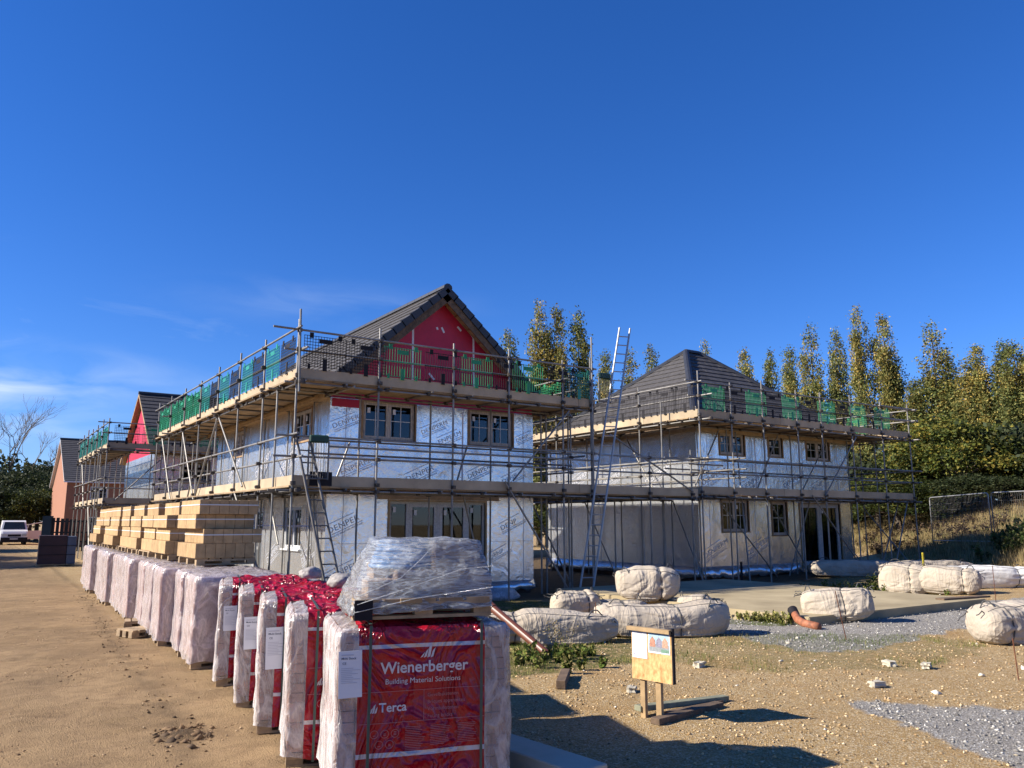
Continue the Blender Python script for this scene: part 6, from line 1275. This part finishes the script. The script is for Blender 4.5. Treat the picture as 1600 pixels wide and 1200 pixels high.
weeds('weeds', 'green weeds at the back edge of the concrete slab', [(19.5 + rw.uniform(0, 3.4), 13.2 + rw.gauss(0, .6)) for _ in range(40)], [rw.uniform(.1, .38) for _ in range(40)], 3)
weeds('weeds', 'grass clump at the left front edge of the slab', [(12.0 + rw.gauss(0, .12), 9.7 + rw.gauss(0, .45)) for _ in range(22)], [rw.uniform(.08, .22) for _ in range(22)], 4, pal=[(.1, .13, .02), (.25, .24, .06), (.33, .27, .1)], ls=.022)
weeds('bank_weeds', 'dark green weeds on the bank below the mesh fence', [(30.5 + rw.uniform(0, 4), 11.2 + rw.uniform(-1, 4)) for _ in range(150)], [rw.uniform(.3, .9) for _ in range(150)], 6, ls=.07, pal=[(.03, .05, .012), (.06, .09, .02), (.14, .12, .05)])
weeds('bank_brambles', 'dark brown brambles in the dry grass of the bank', [(36 + rw.uniform(0, 8), 18 + rw.uniform(-1, 9)) for _ in range(60)], [rw.uniform(.3, .8) for _ in range(60)], 8, ls=.06, pal=[(.04, .03, .02), (.08, .05, .03), (.15, .11, .05)])
# loose stones, gravel chips and mud crumbs
def stones(name, label, xy, smin, smax, pal, seed, flat=.6, cat='gravel', zoff=0.):
    rng = np.random.default_rng(seed); n = len(xy); base = np.array([[1, 0, 0], [-1, 0, 0], [0, 1, 0], [0, -1, 0], [0, 0, 1], [0, 0, -1]], float)
    s = smin + (smax - smin) * rng.random(n) ** 5; J = base[None] * rng.uniform(.55, 1.3, (n, 6, 1)) + rng.normal(0, .22, (n, 6, 3)); J[..., 2] *= flat; a = rng.uniform(0, 6.28, n); ca, sa = np.cos(a)[:, None], np.sin(a)[:, None]
    X = J[..., 0] * ca - J[..., 1] * sa; Y = J[..., 0] * sa + J[..., 1] * ca; z = terrain(xy[:, 0], xy[:, 1])
    near = np.exp(-np.maximum(0, np.hypot(xy[:, 0], xy[:, 1]) - 25) / 25); t = zones(xy[:, 0], xy[:, 1])[0]; z = z + near * (.05 * (fbm(xy[:, 0] * .8, xy[:, 1] * .8) - .5) + .022 * (fbm(xy[:, 0] * 5, xy[:, 1] * 5, 3) - .5)) * (1 - .3 * t)
    V = np.stack([X * s[:, None] + xy[:, :1], Y * s[:, None] + xy[:, 1:], J[..., 2] * s[:, None] + (z + s * .25 + zoff)[:, None]], -1).reshape(-1, 3)
    f = np.array([[0, 2, 4], [2, 1, 4], [1, 3, 4], [3, 0, 4], [2, 0, 5], [1, 2, 5], [3, 1, 5], [0, 3, 5]]); F = (np.arange(n)[:, None, None] * 6 + f[None]).reshape(-1, 3)
    put(name, npmesh(name, V, F, np.repeat(leafcols(n, rng, pal), 6, 0)), STONEM, kind='stuff', label=label, cat=cat)
TANP = [(.20, .13, .065), (.36, .24, .12), (.48, .34, .18), (.52, .38, .21), (.60, .48, .32)]; GRP = [(.12, .11, .10), (.22, .205, .185), (.33, .31, .275), (.52, .49, .44)]; MUDP = [(.06, .04, .025), (.12, .075, .04), (.22, .14, .075)]
dens = lambda x, y: np.clip(1.15 - np.hypot(x, y) / 17, .08, 1)
Z = lambda k: (lambda x, y: zones(x, y)[k])
stones('tan_gravel', 'tan stony gravel covering the plot', scatter(150000, 2.8, 21, 2, 15, lambda x, y: dens(x, y) * (1 - Z(0)(x, y)) * (1 - Z(1)(x, y)) * (.35 + .65 * (fbm(x * 1.3, y * 1.3) > .46)), 21), .004, .022, TANP, 22)
grass_patch('straw_litter', 'straw coloured chaff strewn over the tan gravel of the plot', scatter(260000, 2.9, 20, 2, 12, lambda x, y: dens(x, y) * (1 - Z(0)(x, y)) * (1 - Z(1)(x, y)) * (.2 + .8 * (fbm(x * .9, y * .9) > .44)), 41), .012, .0035, [(.34, .22, .09), (.48, .33, .15), (.60, .44, .22), (.25, .16, .07)], 42, cat='straw', lean=2.6)
stones('grey_gravel', 'grey crushed stone around the slab and in the corner patch', scatter(120000, 6, 24, 1.8, 12, lambda x, y: Z(1)(x, y) * np.clip(1.5 - np.hypot(x, y) / 14, .3, 1), 23), .006, .024, GRP, 24)
stones('pale_stones', 'scattered pale stones lying on the plot', scatter(200, 3.5, 22, 2, 12, lambda x, y: (1 - Z(0)(x, y)) * .8, 25), .015, .055, [(.34, .28, .19), (.52, .46, .36), (.66, .62, .55)], 26)
stones('track_grit', 'fine grit and crumbs on the earth track', scatter(110000, -6, 3.2, 2, 24, lambda x, y: Z(0)(x, y) * np.clip(1.1 - y / 22, .1, 1) * (.15 + .85 * (fbm(x * .9, y * .9) > .54)), 27), .003, .016, [(.16, .10, .055), (.30, .2, .11), (.42, .31, .19)], 28)
ru = np.array([[np.interp(y, [0, 6.3, 7.3, 9.3, 12.9, 16.7, 22.8], [1.3, 1.5, 1.6, 1.78, 1.88, 2.15, 2.55]), y] for y in np.linspace(5.5, 22, 900)]) + RNG.normal(0, .12, (900, 2)) * [1, .3]
stones('mud_crumbs', 'dark mud crumbs thrown up along the wheel rut', np.concatenate([ru, scatter(3500, -5, 2.5, 3.5, 22, lambda x, y: .35 * (fbm(x * 2, y * 2) > .6), 31)]), .005, .026, MUDP, 32, cat='mud')
stones('mud_clods', 'heap of dark mud clods in the wheel rut near the camera', RNG.normal(0, 1, (420, 2)) * [.10, .13] + [1.63, 7.35], .012, .055, MUDP, 33, cat='mud')

# ------------------------------------------------------------------ small clutter round the houses
lump('polythene_heap', 'heap of crumpled clear polythene by the corner of the red gabled house', 'polythene', 11.2, 17.2, tz(11.2, 17.2) - .03, .55, .35, .2, filmmat('crumpled_polythene', .62, (.8, .82, .86), 18), 12)
t = thing('paver_pile', 'low pile of brown boards under the french doors of the hipped roof house', 'board pile', (24.9, 17.7, tz(24.9, 17.7)))
for i in range(6): box('short_board', frame(24.5 + .02 * (i % 2), 17.55, tz(24.9, 17.7) + .002, 2), 0, .75, 0, .3, .05 * i, .05 * i + .046, DARKW, t)
for i, (x, y, a, lb) in enumerate(((9.85, 5.62, 20, 'broken pale brick in the gravel left of the right edge sack'), (9.6, 5.95, 70, 'broken pale half brick beside a larger broken one'), (8.3, 5.3, -15, 'grey cobble sized rubble piece in the open gravel'), (5.9, 6.55, 40, 'small rubble piece behind the notice board'), (7.6, 7.2, 10, 'rubble piece on the thin grass behind the notice board'))):
    bm = bmesh.new(); bmesh.ops.create_cube(bm, size=1); bmesh.ops.subdivide_edges(bm, edges=bm.edges[:], cuts=2, use_grid_fill=True)
    for v in bm.verts: v.co = Vector((v.co.x * .15, v.co.y * .09, v.co.z * .06)) * (1 + .5 * mnoise.noise(v.co * 2 + Vector((i * 5, 0, 0))))
    me = bpy.data.meshes.new('rubble'); bm.to_mesh(me); bm.free(); put('rubble_piece', me, CONCP, frame(x, y, tz(x, y) + .025, a), None, label=lb, cat='rubble', group='loose rubble on the plot')
